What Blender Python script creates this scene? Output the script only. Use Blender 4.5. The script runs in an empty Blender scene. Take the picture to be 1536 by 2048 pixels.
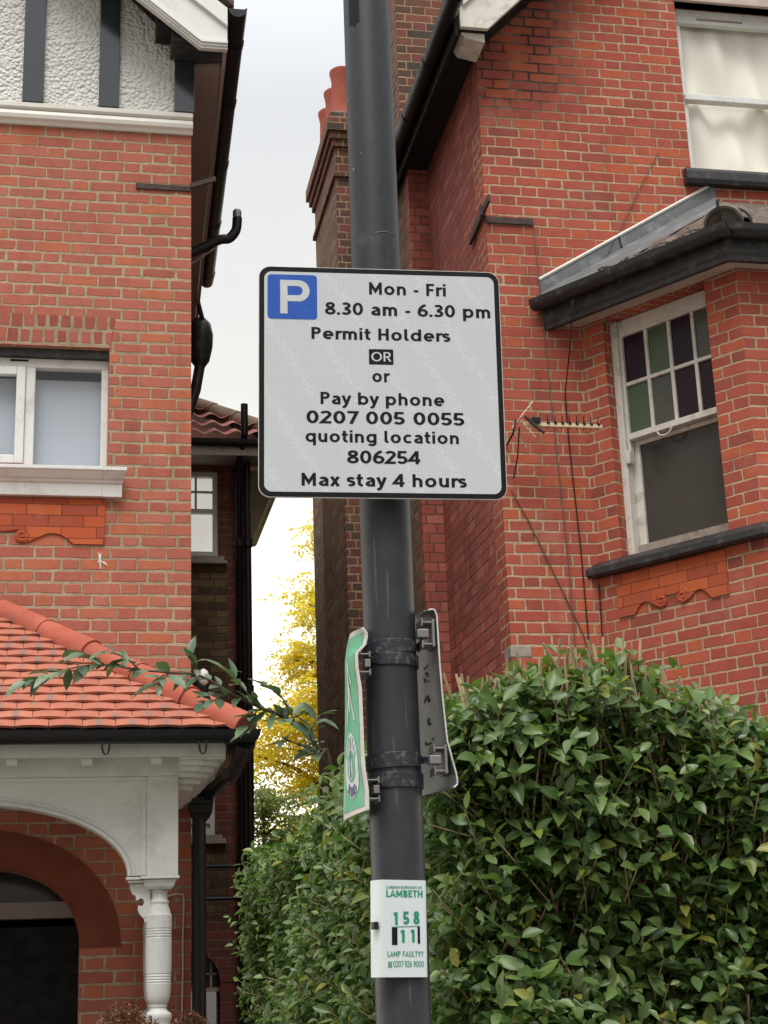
import bpy, bmesh, math, random
import numpy as np
from mathutils import Vector, Matrix
from mathutils.geometry import tessellate_polygon
R = math.radians
random.seed(7)
rng = np.random.default_rng(11)
sc = bpy.context.scene
COL = sc.collection

# ------------------------------------------------------------------ camera
CAM_Z = 1.6
yaw, pitch, roll, FPX = 0.196343, 0.291295, -0.03653, 3143.6
hd = Vector((math.sin(yaw), math.cos(yaw), 0)); rt = Vector((math.cos(yaw), -math.sin(yaw), 0)); zz = Vector((0, 0, 1))
fw = hd * math.cos(pitch) + zz * math.sin(pitch); up = -hd * math.sin(pitch) + zz * math.cos(pitch)
cr = rt * math.cos(roll) + up * math.sin(roll); cu = up * math.cos(roll) - rt * math.sin(roll)
cd = bpy.data.cameras.new("camera"); cam = bpy.data.objects.new("camera", cd); COL.objects.link(cam)
M = Matrix.Identity(4)
for i in range(3):
    M[i][0] = cr[i]; M[i][1] = cu[i]; M[i][2] = -fw[i]
M[2][3] = CAM_Z
cam.matrix_world = M
cd.sensor_fit = 'VERTICAL'; cd.sensor_height = 24; cd.sensor_width = 18; cd.lens = 24 * FPX / 2048
cd.clip_start = 0.05; cd.clip_end = 2000
sc.camera = cam

# ------------------------------------------------------------------ light
FILL_EL, FILL_AZ = R(60), R(200)          # soft lamp added behind and left of the photographer to brighten the facades
w = bpy.data.worlds.new("World"); sc.world = w; w.use_nodes = True
nt = w.node_tree; nt.nodes.clear()
wo = nt.nodes.new('ShaderNodeOutputWorld'); bg = nt.nodes.new('ShaderNodeBackground')
sky = nt.nodes.new('ShaderNodeTexSky'); sky.sky_type = 'NISHITA'; sky.sun_disc = False
sky.sun_elevation = FILL_EL; sky.sun_rotation = FILL_AZ; sky.air_density = 1.0; sky.dust_density = 2.0
tc = nt.nodes.new('ShaderNodeTexCoord'); sx = nt.nodes.new('ShaderNodeSeparateXYZ')
nt.links.new(tc.outputs['Generated'], sx.inputs[0])
# cloud layer: warm and bright near the horizon, even grey-white above
cr1 = nt.nodes.new('ShaderNodeValToRGB'); nt.links.new(sx.outputs['Z'], cr1.inputs[0])
e = cr1.color_ramp.elements
e[0].position = 0.0; e[0].color = (1.5, 1.38, 1.1, 1)
e[1].position = 1.0; e[1].color = (1.30, 1.25, 1.14, 1)
for p, c in ((.12, (1.35, 1.28, 1.1, 1)), (.22, (.80, .77, .69, 1)), (.36, (.46, .455, .425, 1)), (.52, (.405, .41, .42, 1)), (.68, (.66, .69, .73, 1))):
    x = e.new(p); x.color = c
nz = nt.nodes.new('ShaderNodeTexNoise'); nz.inputs['Scale'].default_value = 2.2; nz.inputs['Detail'].default_value = 5
nt.links.new(tc.outputs['Generated'], nz.inputs['Vector'])
mr = nt.nodes.new('ShaderNodeMapRange'); mr.inputs[1].default_value = .3; mr.inputs[2].default_value = .7
mr.inputs[3].default_value = 10.0; mr.inputs[4].default_value = 11.4
nt.links.new(nz.outputs[0], mr.inputs[0])
vm = nt.nodes.new('ShaderNodeVectorMath'); vm.operation = 'SCALE'
nt.links.new(cr1.outputs[0], vm.inputs[0]); nt.links.new(mr.outputs[0], vm.inputs['Scale'])
# the houses across the street stand in front of the low sky behind the photographer
def wmap(sock, a, b_, c, d):
    q = nt.nodes.new('ShaderNodeMapRange'); q.interpolation_type = 'SMOOTHSTEP'; nt.links.new(sock, q.inputs[0])
    for i_, v_ in enumerate((a, b_, c, d)): q.inputs[i_ + 1].default_value = v_
    return q.outputs[0]
mu = nt.nodes.new('ShaderNodeMath'); mu.operation = 'MULTIPLY'
nt.links.new(wmap(sx.outputs['Y'], .25, -.05, 0, 1), mu.inputs[0]); nt.links.new(wmap(sx.outputs['Z'], .52, .26, 0, .85), mu.inputs[1])
hz = nt.nodes.new('ShaderNodeMixRGB'); nt.links.new(mu.outputs[0], hz.inputs[0]); nt.links.new(vm.outputs[0], hz.inputs[1]); hz.inputs[2].default_value = (1.5, 1.2, 1.0, 1)
mx = nt.nodes.new('ShaderNodeMixRGB'); mx.inputs[0].default_value = .94
nt.links.new(sky.outputs[0], mx.inputs[1]); nt.links.new(hz.outputs[0], mx.inputs[2])
nt.links.new(mx.outputs[0], bg.inputs[0]); bg.inputs[1].default_value = 0.10
nt.links.new(bg.outputs[0], wo.inputs[0])
sl = bpy.data.lights.new("facade_fill", 'SUN'); facade_fill = bpy.data.objects.new("facade_fill", sl); COL.objects.link(facade_fill)
sl.energy = 1.5; sl.angle = R(35); sl.color = (1.0, .97, .92)
sdir = Vector((math.sin(FILL_AZ) * math.cos(FILL_EL), math.cos(FILL_AZ) * math.cos(FILL_EL), math.sin(FILL_EL)))
facade_fill.rotation_euler = sdir.to_track_quat('Z', 'Y').to_euler(); facade_fill.location = sdir * 30
sc.view_settings.view_transform = 'Standard'; sc.view_settings.look = 'None'
sc.view_settings.exposure = 0.95; sc.view_settings.gamma = 1.0
sc.cycles.max_bounces = 8; sc.cycles.transparent_max_bounces = 12

# ------------------------------------------------------------------ materials
class NT:
    def __init__(s, name):
        s.m = bpy.data.materials.new(name); s.m.use_nodes = True
        s.t = s.m.node_tree; s.b = s.t.nodes['Principled BSDF']; s.out = s.t.nodes['Material Output']
    def n(s, typ, **kw):
        x = s.t.nodes.new(typ)
        for k, v in kw.items(): setattr(x, k, v)
        return x
    def set(s, sock, v):
        if isinstance(v, bpy.types.NodeSocket): s.t.links.new(v, sock)
        else: sock.default_value = v
    def math(s, op, a, b=None, c=None, clamp=False):
        x = s.n('ShaderNodeMath', operation=op, use_clamp=clamp); s.set(x.inputs[0], a)
        if b is not None: s.set(x.inputs[1], b)
        if c is not None: s.set(x.inputs[2], c)
        return x.outputs[0]
    def mix(s, f, a, b, blend='MIX'):
        x = s.n('ShaderNodeMixRGB', blend_type=blend); s.set(x.inputs[0], f); s.set(x.inputs[1], a); s.set(x.inputs[2], b)
        return x.outputs[0]
    def noise(s, vec, scale, detail=3, rough=.55, out=0):
        x = s.n('ShaderNodeTexNoise'); s.set(x.inputs['Vector'], vec); x.inputs['Scale'].default_value = scale
        x.inputs['Detail'].default_value = detail; x.inputs['Roughness'].default_value = rough
        return x.outputs[out]
    def ramp(s, f, stops, interp='LINEAR'):
        x = s.n('ShaderNodeValToRGB'); s.set(x.inputs[0], f); x.color_ramp.interpolation = interp
        el = x.color_ramp.elements
        el[0].position = stops[0][0]; el[0].color = (*stops[0][1], 1)
        el[1].position = stops[-1][0]; el[1].color = (*stops[-1][1], 1)
        for p, c in stops[1:-1]:
            q = el.new(p); q.color = (*c, 1)
        return x.outputs[0]
    def mrange(s, v, a, b, c=0., d=1., smooth=False):
        x = s.n('ShaderNodeMapRange'); s.set(x.inputs[0], v)
        if smooth: x.interpolation_type = 'SMOOTHSTEP'
        for i, q in enumerate((a, b, c, d)): s.set(x.inputs[i + 1], q)
        return x.outputs[0]
    def bump(s, h, strength=.5, dist=.005, normal=None):
        x = s.n('ShaderNodeBump'); s.set(x.inputs['Height'], h); x.inputs['Strength'].default_value = strength
        x.inputs['Distance'].default_value = dist
        if normal is not None: s.set(x.inputs['Normal'], normal)
        return x.outputs[0]
    def pos(s): return s.n('ShaderNodeNewGeometry').outputs['Position']
    def base(s, v): s.set(s.b.inputs['Base Color'], v)
    def rough(s, v): s.set(s.b.inputs['Roughness'], v)
    def norm(s, v): s.t.links.new(v, s.b.inputs['Normal'])

def wall_uv(N):
    g = N.n('ShaderNodeNewGeometry')
    P = N.n('ShaderNodeSeparateXYZ'); N.t.links.new(g.outputs['Position'], P.inputs[0])
    Q = N.n('ShaderNodeSeparateXYZ'); N.t.links.new(g.outputs['True Normal'], Q.inputs[0])
    u = N.math('SUBTRACT', N.math('MULTIPLY', P.outputs[1], Q.outputs[0]), N.math('MULTIPLY', P.outputs[0], Q.outputs[1]))
    flat = N.math('GREATER_THAN', N.math('ABSOLUTE', Q.outputs[2]), .6)
    u = N.math('ADD', N.math('MULTIPLY', u, N.math('SUBTRACT', 1., flat)), N.math('MULTIPLY', P.outputs[0], flat))
    v = N.math('ADD', N.math('MULTIPLY', P.outputs[2], N.math('SUBTRACT', 1., flat)), N.math('MULTIPLY', P.outputs[1], flat))
    return g.outputs['Position'], u, v, P

def brick(name, cols, mortar, bond='flemish', h=.075, L=.3375, S=.225, m=.010, wob=.004, bumpd=.006, soot=None, jit=.03, stain=.35, u0=0., v0=0., dirt=(.06, .05, .045), facevar=.5):
    N = NT(name); pos, u, v, P = wall_uv(N)
    u = N.math('ADD', u, u0); v = N.math('ADD', v, v0)
    nzc = N.n('ShaderNodeTexNoise'); N.t.links.new(pos, nzc.inputs['Vector']); nzc.inputs['Scale'].default_value = 14; nzc.inputs['Detail'].default_value = 3
    sp = N.n('ShaderNodeSeparateXYZ'); N.t.links.new(nzc.outputs['Color'], sp.inputs[0])
    nlow = N.noise(pos, 1.1, 1)
    u = N.math('ADD', u, N.math('MULTIPLY', N.math('SUBTRACT', sp.outputs[0], .5), wob * 3))
    v = N.math('ADD', v, N.math('MULTIPLY', N.math('SUBTRACT', sp.outputs[1], .5), wob * 2.2))
    v = N.math('ADD', v, N.math('MULTIPLY', N.math('SUBTRACT', nlow, .5), .016))
    rv = N.math('DIVIDE', v, h); row = N.math('FLOOR', rv); fv = N.math('MULTIPLY', N.math('FRACT', rv), h)
    wr = N.n('ShaderNodeTexWhiteNoise', noise_dimensions='1D'); N.t.links.new(row, wr.inputs['W'])
    odd = N.math('MODULO', N.math('ADD', row, 1000.), 2.)
    us = N.math('ADD', N.math('ADD', u, N.math('MULTIPLY', odd, L * .5)), N.math('MULTIPLY', wr.outputs[0], jit))
    ru = N.math('DIVIDE', us, L); per = N.math('FLOOR', ru); fu = N.math('MULTIPLY', N.math('FRACT', ru), L)
    if bond == 'flemish':
        isH = N.math('GREATER_THAN', fu, S)
        a = N.math('SUBTRACT', fu, N.math('MULTIPLY', isH, S))
        wd = N.math('ADD', S, N.math('MULTIPLY', isH, L - 2 * S))
        idx = N.math('ADD', N.math('MULTIPLY', per, 2.), isH)
    else:
        a = fu; wd = L; idx = per
    du = N.math('MINIMUM', a, N.math('SUBTRACT', wd, a)); dv = N.math('MINIMUM', fv, N.math('SUBTRACT', h, fv))
    cv = N.n('ShaderNodeCombineXYZ'); N.t.links.new(idx, cv.inputs[0]); N.t.links.new(row, cv.inputs[1])
    wn = N.n('ShaderNodeTexWhiteNoise', noise_dimensions='3D'); N.t.links.new(cv.outputs[0], wn.inputs['Vector'])
    ws = N.n('ShaderNodeSeparateXYZ'); N.t.links.new(wn.outputs['Color'], ws.inputs[0])
    jn = N.noise(pos, 2.6, 4, .65)
    mm = N.math('ADD', m * .5, N.math('MULTIPLY', N.math('SUBTRACT', ws.outputs[1], .5), m * .4))
    mm = N.math('ADD', mm, N.math('MULTIPLY', N.math('SUBTRACT', jn, .5), m * .9))
    mm = N.math('ADD', mm, N.math('MULTIPLY', N.math('SUBTRACT', N.noise(pos, 45, 3, .6), .5), .0045))
    # rounded corners of each brick
    rr = .006
    qx = N.math('MAXIMUM', N.math('SUBTRACT', N.math('ADD', mm, rr), du), 0.); qy = N.math('MAXIMUM', N.math('SUBTRACT', N.math('ADD', mm, rr), dv), 0.)
    d = N.math('SUBTRACT', rr, N.math('SQRT', N.math('ADD', N.math('MULTIPLY', qx, qx), N.math('MULTIPLY', qy, qy))))
    mask = N.mrange(d, -.0015, .0022, smooth=True)
    n = len(cols)
    bc = N.ramp(ws.outputs[0], [((i + .0) / n, c) for i, c in enumerate(cols)] + [(1., cols[-1])], 'CONSTANT' if False else 'LINEAR')
    fine = N.noise(pos, 55, 4, .65); mid = N.noise(pos, 11, 3)
    bc = N.mix(N.math('MULTIPLY', N.mrange(fine, .35, .75), facevar), bc, N.mix(1., bc, (1.32, 1.25, 1.2, 1), 'MULTIPLY'))
    bc = N.mix(N.math('MULTIPLY', N.mrange(mid, .45, .75), facevar * .8), bc, N.mix(1., bc, (.62, .55, .55, 1), 'MULTIPLY'))
    mo = N.mix(N.mrange(N.noise(pos, 30, 3), .3, .7), mortar, N.mix(1., mortar, (.72, .68, .62, 1), 'MULTIPLY'))
    mo = N.mix(N.mrange(N.noise(pos, 1.9, 5, .7), .45, .68, 0, .75), mo, N.mix(1., mo, (.58, .52, .46, 1), 'MULTIPLY'))
    if soot:
        sm = soot(N, P, pos); mo = N.mix(sm, mo, (.035, .03, .028, 1)); bc = N.mix(N.math('MULTIPLY', sm, .35), bc, (.06, .02, .015, 1))
    c = N.mix(mask, mo, bc)
    big = N.noise(pos, .9, 5, .6)
    c = N.mix(N.math('MULTIPLY', N.mrange(big, .52, .78), stain), c, N.mix(1., c, (*[.45 + x for x in dirt], 1), 'MULTIPLY'))
    mp = N.n('ShaderNodeMapping'); N.t.links.new(pos, mp.inputs[0]); mp.inputs['Scale'].default_value = (7, 7, .55)
    c = N.mix(N.mrange(N.noise(mp.outputs[0], 1., 4, .6), .56, .76, 0, stain * 1.1), c, N.mix(1., c, (.50, .46, .44, 1), 'MULTIPLY'))
    c = N.mix(N.mrange(N.noise(pos, 2.3, 5, .65), .60, .74, 0, .35), c, N.mix(.35, c, (.55, .47, .40, 1)))
    # sparse pale paint specks and lime bloom
    vo = N.n('ShaderNodeTexVoronoi'); N.t.links.new(pos, vo.inputs['Vector']); vo.inputs['Scale'].default_value = 7
    spk = N.math('MULTIPLY', N.math('LESS_THAN', vo.outputs['Distance'], .045), N.math('GREATER_THAN', N.noise(pos, 1.7, 2), .55))
    c = N.mix(N.math('MULTIPLY', spk, .6), c, (.6, .5, .45, 1))
    N.base(c); N.rough(.92); N.b.inputs['Specular IOR Level'].default_value = .25
    hgt = N.math('ADD', N.math('MULTIPLY', mask, 1.), N.math('MULTIPLY', fine, .22))
    hgt = N.math('ADD', hgt, N.math('MULTIPLY', ws.outputs[2], .18))
    N.norm(N.bump(hgt, .9, bumpd))
    return N.m

def soot_gable(N, P, pos):
    a = N.mrange(P.outputs[2], 7.15, 7.6, smooth=True); b = N.mrange(P.outputs[0], 3.6, 3.1, smooth=True)
    return N.math('MULTIPLY', N.math('MULTIPLY', a, b), N.mrange(N.noise(pos, 3, 3), .25, .5))

def simple(name, col, rough=.6, bump=0, bscale=40, var=.15, vscale=6, spec=.5, metal=0, dist=.002, grime=None, gscale=3):
    N = NT(name); p = N.pos()
    c = N.mix(N.mrange(N.noise(p, vscale, 4), .3, .7, 0, var), (*col, 1), (*[x * .45 for x in col], 1))
    if grime:
        c = N.mix(N.mrange(N.noise(p, gscale, 6, .7), .52, .72, 0, .8), c, (*grime, 1))
    N.base(c); N.rough(N.mrange(N.noise(p, vscale * 2, 3), .3, .7, rough * .85, min(1, rough * 1.15)))
    N.b.inputs['Specular IOR Level'].default_value = spec; N.b.inputs['Metallic'].default_value = metal
    if bump: N.norm(N.bump(N.noise(p, bscale, 5, .6), bump, dist))
    return N.m

MT = {}
MT['brick_left'] = brick('left_brick', [(.29, .092, .068), (.35, .106, .072), (.37, .118, .082), (.39, .126, .086), (.36, .112, .076), (.40, .134, .094), (.38, .120, .078), (.34, .108, .076), (.39, .136, .096), (.41, .130, .072)], (.44, .345, .24, 1), m=.0148, wob=.0055, stain=.3, facevar=.4)
MT['brick_right'] = brick('right_brick', [(.24, .068, .050), (.31, .072, .046), (.34, .080, .054), (.36, .086, .054), (.32, .076, .054), (.37, .094, .060), (.34, .080, .052), (.29, .072, .056), (.38, .094, .058), (.40, .100, .050)], (.50, .36, .25, 1), m=.0120, wob=.0035, soot=soot_gable, stain=.3, facevar=.4)
MT['brick_side'] = brick('side_brick', [(.30, .085, .062), (.33, .095, .068), (.38, .13, .10), (.27, .075, .058)], (.20, .10, .075, 1), m=.010, wob=.004, stain=.6)
MT['brick_dark'] = brick('dark_red_brick', [(.15, .042, .032), (.19, .055, .04), (.13, .04, .034), (.11, .05, .04)], (.20, .13, .09, 1), m=.012, stain=.6)
MT['brick_stock'] = brick('brown_stock_brick', [(.19, .125, .075), (.14, .085, .05), (.24, .16, .095), (.11, .07, .05), (.17, .09, .055)], (.20, .16, .11, 1), m=.012, stain=.6, wob=.006)
MT['brick_chimney'] = brick('chimney_brick', [(.15, .055, .04), (.09, .06, .045), (.19, .075, .05), (.07, .055, .045), (.17, .06, .05)], (.36, .27, .17, 1), m=.012, stain=.4)
MT['brick_wing_brown'] = brick('wing_brown_brick', [(.085, .055, .035), (.12, .08, .045), (.065, .042, .03), (.15, .105, .05)], (.10, .075, .05, 1), m=.012, stain=.6)
MT['soldier'] = brick('soldier_brick', [(.30, .085, .06), (.36, .11, .075), (.33, .095, .07), (.27, .075, .055)], (.42, .32, .23, 1), bond='stack', h=.104, L=.075, m=.018, wob=.006, jit=.04, v0=-.006)
MT['arch_brick'] = simple('rubbed_arch_brick', (.19, .046, .022), .9, .4, 30, .4, 5)
MT['terracotta'] = brick('rubbed_terracotta', [(.43, .095, .035), (.40, .085, .035), (.46, .11, .04), (.33, .075, .04)], (.20, .06, .035, 1), bond='stack', h=.072, L=.21, m=.004, wob=.001, jit=.11, stain=.2, bumpd=.002, facevar=.3)
MT['white'] = simple('white_gloss_paint', (.68, .69, .67), .42, .25, 22, .12, 3, grime=(.44, .43, .39), gscale=5)
MT['old_white'] = simple('weathered_white_paint', (.66, .63, .57), .6, .35, 40, .25, 9, dist=.003, grime=(.30, .26, .21), gscale=11)
MT['cream'] = simple('cream_stone_paint', (.73, .71, .65), .6, .3, 25, .15, 5)
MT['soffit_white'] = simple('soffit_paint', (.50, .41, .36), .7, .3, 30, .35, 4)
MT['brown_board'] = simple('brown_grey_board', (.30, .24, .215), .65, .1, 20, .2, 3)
MT['taupe'] = simple('taupe_fascia', (.36, .30, .27), .6, .1, 20, .2, 3)
MT['black_gloss'] = simple('black_gloss_paint', (.022, .027, .035), .14, .05, 9, .2, 5, spec=1.)
MT['black_paint'] = simple('black_paint', (.022, .022, .024), .45, .25, 35, .3, 8, dist=.003, grime=(.10, .10, .095), gscale=14)
MT['black_plain'] = simple('black_plastic', (.011, .011, .013), .38, .05, 20, .2, 6, spec=.3)
MT['black_matt'] = simple('black_matt', (.008, .008, .009), .8)
MT['lead'] = simple('lead_sheet', (.13, .145, .15), .5, .25, 14, .35, 4, grime=(.27, .29, .29), gscale=6)
MT['roof_dark'] = simple('weathered_roof_tile', (.11, .075, .06), .9, .9, 24, .6, 12, dist=.01, grime=(.30, .29, .25), gscale=16)
MT['lichen'] = simple('lichen_tile', (.13, .105, .09), .95, 1., 30, .5, 14, dist=.01, grime=(.42, .41, .36), gscale=18)
MT['hip'] = simple('orange_ridge_tile', (.42, .10, .058), .85, .5, 30, .45, 4, dist=.004, grime=(.27, .085, .06), gscale=5)
MT['hip_end'] = simple('dark_red_tile_end', (.24, .06, .05), .85, .3, 30, .3, 8)
MT['roof_brown'] = simple('mossy_ridge_tile', (.14, .085, .06), .9, .5, 20, .5, 6)
MT['pantile'] = simple('pink_pantile', (.30, .085, .065), .8, .4, 20, .5, 7, grime=(.09, .045, .04), gscale=9)
MT['clay_pot'] = simple('clay_chimney_pot', (.40, .10, .06), .85, .2, 20, .3, 6)
MT['cement'] = simple('old_cement', (.26, .22, .18), .95, .8, 25, .5, 10, dist=.01)
MT['steel'] = simple('galvanised_steel', (.22, .22, .21), .5, .3, 60, .4, 30, metal=.6)
MT['rust'] = simple('rusty_iron', (.055, .035, .03), .8, .5, 50, .5, 20)
MT['curtain'] = simple('cream_curtain', (.90, .88, .77), .9, .1, 8, .1, 3)
MT['stone_sill'] = simple('weathered_stone', (.33, .29, .24), .9, .6, 40, .5, 10, dist=.004, grime=(.12, .10, .085), gscale=9)
MT['wing_white'] = simple('wing_window_paint', (.62, .62, .61), .5, .1, 20, .15, 4)
MT['soil'] = simple('pale_bounce_ground', (.22, .20, .17), .95, .8, 12, .5, 4, dist=.02)  # unseen ground, kept pale so bounced light lifts the undersides
MT['asphalt'] = simple('asphalt', (.05, .05, .05), .9, .5, 90, .3, 5)
MT['paving'] = simple('concrete_paving', (.24, .23, .21), .9, .4, 60, .3, 3)
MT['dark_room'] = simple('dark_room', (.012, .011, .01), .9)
MT['blind'] = simple('pale_blind', (.44, .50, .575), .6, 0, 20, .06, 2)
MT['bark'] = simple('bark', (.10, .07, .045), .9, .8, 40, .4, 12, dist=.01)
MT['stem'] = simple('pale_twig', (.36, .27, .15), .8, .2, 60, .4, 25)
MT['core_dark'] = simple('hedge_core_dark', (.030, .036, .016), .95)
MT['white_cable'] = simple('white_cable', (.55, .50, .44), .5)
MT['grey_cable'] = simple('grey_cable', (.10, .075, .065), .6)
MT['antenna_cream'] = simple('antenna_boom', (.62, .50, .33), .45)

def roughcast():
    N = NT('roughcast_render'); p = N.pos()
    v = N.n('ShaderNodeTexVoronoi'); N.t.links.new(p, v.inputs['Vector']); v.inputs['Scale'].default_value = 42
    h = N.math('ADD', N.math('MULTIPLY', v.outputs['Distance'], -.8), N.noise(p, 26, 5, .6))
    N.base(N.mix(N.mrange(N.noise(p, 4, 4), .35, .75, 0, .25), (.70, .695, .665, 1), (.50, .485, .45, 1))); N.rough(.75)
    N.norm(N.bump(h, 1., .022)); return N.m
MT['roughcast'] = roughcast()

def glass(name, tint=(1, 1, 1), r=.02, boost=0.):
    N = NT(name); t = N.n('ShaderNodeBsdfTransparent'); t.inputs[0].default_value = (*tint, 1)
    g = N.n('ShaderNodeBsdfGlossy'); g.inputs['Roughness'].default_value = r
    bp = N.bump(N.noise(N.pos(), 3.5, 2), .25, .01); N.t.links.new(bp, g.inputs['Normal'])
    f = N.n('ShaderNodeFresnel'); f.inputs[0].default_value = 1.5
    mxs = N.n('ShaderNodeMixShader'); bk = N.n('ShaderNodeNewGeometry').outputs['Backfacing']; N.t.links.new(N.math('MULTIPLY', N.math('ADD', f.outputs[0], boost, clamp=True), N.math('SUBTRACT', 1., bk)), mxs.inputs[0])
    N.t.links.new(t.outputs[0], mxs.inputs[1]); N.t.links.new(g.outputs[0], mxs.inputs[2]); N.t.links.new(mxs.outputs[0], N.out.inputs[0]); return N.m
MT['glass'] = glass('window_glass', boost=.05)
MT['glass_purple'] = simple('purple_stained_glass', (.022, .010, .018), .25, .5, 60, .3, 30, spec=.25)
MT['glass_green'] = simple('green_stained_glass', (.065, .10, .055), .25, .4, 50, .25, 20)
MT['glass_grey'] = simple('grey_stained_glass', (.075, .08, .065), .25, .6, 60, .35, 20)
MT['glass_dim'] = simple('dim_window_pane', (.060, .052, .045), .12, .05, 3, .45, 2, spec=.35)

def tile_mat():
    N = NT('red_plain_tile'); p = N.pos()
    a = N.n('ShaderNodeAttribute', attribute_name='rnd'); uvn = N.n('ShaderNodeUVMap')
    s = N.n('ShaderNodeSeparateXYZ'); N.t.links.new(uvn.outputs[0], s.inputs[0])
    c = N.ramp(a.outputs['Fac'], [(0, (.34, .105, .065)), (.35, (.41, .135, .082)), (.7, (.375, .122, .075)), (1, (.45, .16, .10))])
    c = N.mix(N.mrange(N.noise(p, 30, 4), .35, .7, 0, .25), c, (.30, .08, .06, 1))
    du = N.math('ABSOLUTE', N.math('SUBTRACT', s.outputs[0], .5))
    sm = N.math('MULTIPLY', N.mrange(du, .17, .06, smooth=True), N.mrange(N.noise(p, 5, 2), .42, .6, 0, .75))
    c = N.mix(sm, c, (.17, .13, .12, 1)); c = N.mix(N.mrange(N.noise(p, 3.5, 6, .7), .5, .72, 0, .55), c, (.22, .085, .06, 1)); c = N.mix(N.mrange(N.noise(p, 26, 5, .75), .64, .72, 0, .6), c, (.30, .25, .20, 1))
    N.base(c); N.rough(.8); N.norm(N.bump(N.noise(p, 70, 4), .3, .003)); return N.m
MT['tile'] = tile_mat()

def pole_mat():
    N = NT('grey_pole_paint'); p = N.pos()
    c = N.mix(N.mrange(N.noise(p, 22, 5, .7), .35, .7), (.028, .031, .037, 1), (.019, .0205, .024, 1))
    mp = N.n('ShaderNodeMapping'); N.t.links.new(p, mp.inputs[0]); mp.inputs['Scale'].default_value = (60, 60, 14)
    v = N.n('ShaderNodeTexVoronoi'); N.t.links.new(mp.outputs[0], v.inputs['Vector']); v.inputs['Scale'].default_value = 1.0
    sp = N.math('MULTIPLY', N.math('LESS_THAN', v.outputs['Distance'], .10), N.math('GREATER_THAN', N.noise(p, 30, 2), .60))
    c = N.mix(N.math('MULTIPLY', sp, .7), c, (.42, .41, .39, 1))
    c = N.mix(N.mrange(N.noise(p, 9, 6, .75), .62, .75, 0, .35), c, (.14, .13, .12, 1))
    mp2 = N.n('ShaderNodeMapping'); N.t.links.new(p, mp2.inputs[0]); mp2.inputs['Scale'].default_value = (90, 90, 5)
    c = N.mix(N.mrange(N.noise(mp2.outputs[0], 1., 3, .6), .63, .70, 0, .30), c, (.16, .15, .14, 1))
    c = N.mix(N.mrange(N.noise(mp2.outputs[0], .45, 3, .6), .58, .72, 0, .45), c, (.016, .017, .02, 1))
    N.base(c); N.rough(.42); N.b.inputs['Specular IOR Level'].default_value = .35; N.norm(N.bump(N.noise(p, 160, 3), .25, .0012)); return N.m
MT['pole'] = pole_mat()
MT['band'] = simple('painted_band', (.016, .018, .026), .42, .3, 80, .3, 40, grime=(.17, .17, .17), gscale=85)

def sign_face(name, col, hexs=.0062, amt=.10, rough=.35):
    N = NT(name); tcn = N.n('ShaderNodeTexCoord'); p = tcn.outputs['Object']
    v = N.n('ShaderNodeTexVoronoi', feature='DISTANCE_TO_EDGE'); N.t.links.new(p, v.inputs['Vector']); v.inputs['Scale'].default_value = 1 / hexs
    v.inputs['Randomness'].default_value = .3
    edge = N.mrange(v.outputs['Distance'], .03, .12, amt, 0)
    c = N.mix(edge, (*col, 1), (*[min(1, x * 1.35 + .02) for x in col], 1))
    c = N.mix(N.mrange(N.noise(p, 9, 5), .45, .8, 0, .07), c, (*[x * .72 for x in col], 1)); c = N.mix(N.mrange(N.noise(p, 60, 6, .75), .68, .74, 0, .35), c, (.25, .23, .20, 1))
    N.base(c); N.rough(rough); return N.m
MT['sign_white'] = sign_face('retroreflective_white', (.48, .51, .525), amt=.30)
MT['sign_blue'] = sign_face('retroreflective_blue', (.006, .072, .37), amt=.35)
MT['sign_black'] = simple('sign_black', (.010, .010, .011), .45, 0, 20, .2, 20, spec=.15)
MT['sign_grey'] = simple('sign_back_grey', (.070, .090, .095), .5, .1, 20, .2, 8)
MT['sign_edge'] = simple('sign_aluminium_edge', (.62, .60, .57), .5, .2, 60, .4, 30)
MT['sign_green'] = simple('sign_green', (.075, .43, .235), .45, .1, 20, .35, 9, grime=(.22, .47, .32), gscale=12)
MT['sign_pale'] = simple('sign_pale_print', (.66, .72, .68), .5, 0, 20, .15, 30)
MT['sign_lilac'] = simple('sign_ring_white', (.60, .62, .66), .5, 0, 20, .12, 30)
MT['sign_navy'] = simple('sign_navy', (.06, .075, .22), .5, 0, 20, .3, 60)
MT['plate_white'] = simple('plate_white', (.58, .64, .65), .35, .05, 20, .08, 12)
MT['plate_green'] = simple('plate_green', (.006, .235, .135), .45, 0, 20, .2, 80)

def leaf_mat(name, stops, rough=.38, trans=.25, under=(1.25, 1.25, 1.1), spec=.5, bscale=60):
    N = NT(name); a = N.n('ShaderNodeAttribute', attribute_name='rnd'); g = N.n('ShaderNodeNewGeometry')
    c = N.ramp(a.outputs['Fac'], stops)
    c = N.mix(N.mrange(N.noise(N.pos(), bscale, 3), .35, .7, 0, .35), c, N.mix(1., c, (.62, .68, .6, 1), 'MULTIPLY'))
    c2 = N.mix(g.outputs['Backfacing'], c, N.mix(1., c, (*under, 1), 'MULTIPLY'))
    N.base(c2); N.rough(rough); N.b.inputs['Specular IOR Level'].default_value = spec
    tr = N.n('ShaderNodeBsdfTranslucent'); N.t.links.new(N.mix(1., c, (1.5, 1.8, .7, 1), 'MULTIPLY'), tr.inputs[0])
    ms = N.n('ShaderNodeMixShader'); ms.inputs[0].default_value = trans
    N.t.links.new(N.b.outputs[0], ms.inputs[1]); N.t.links.new(tr.outputs[0], ms.inputs[2]); N.t.links.new(ms.outputs[0], N.out.inputs[0])
    return N.m
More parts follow.
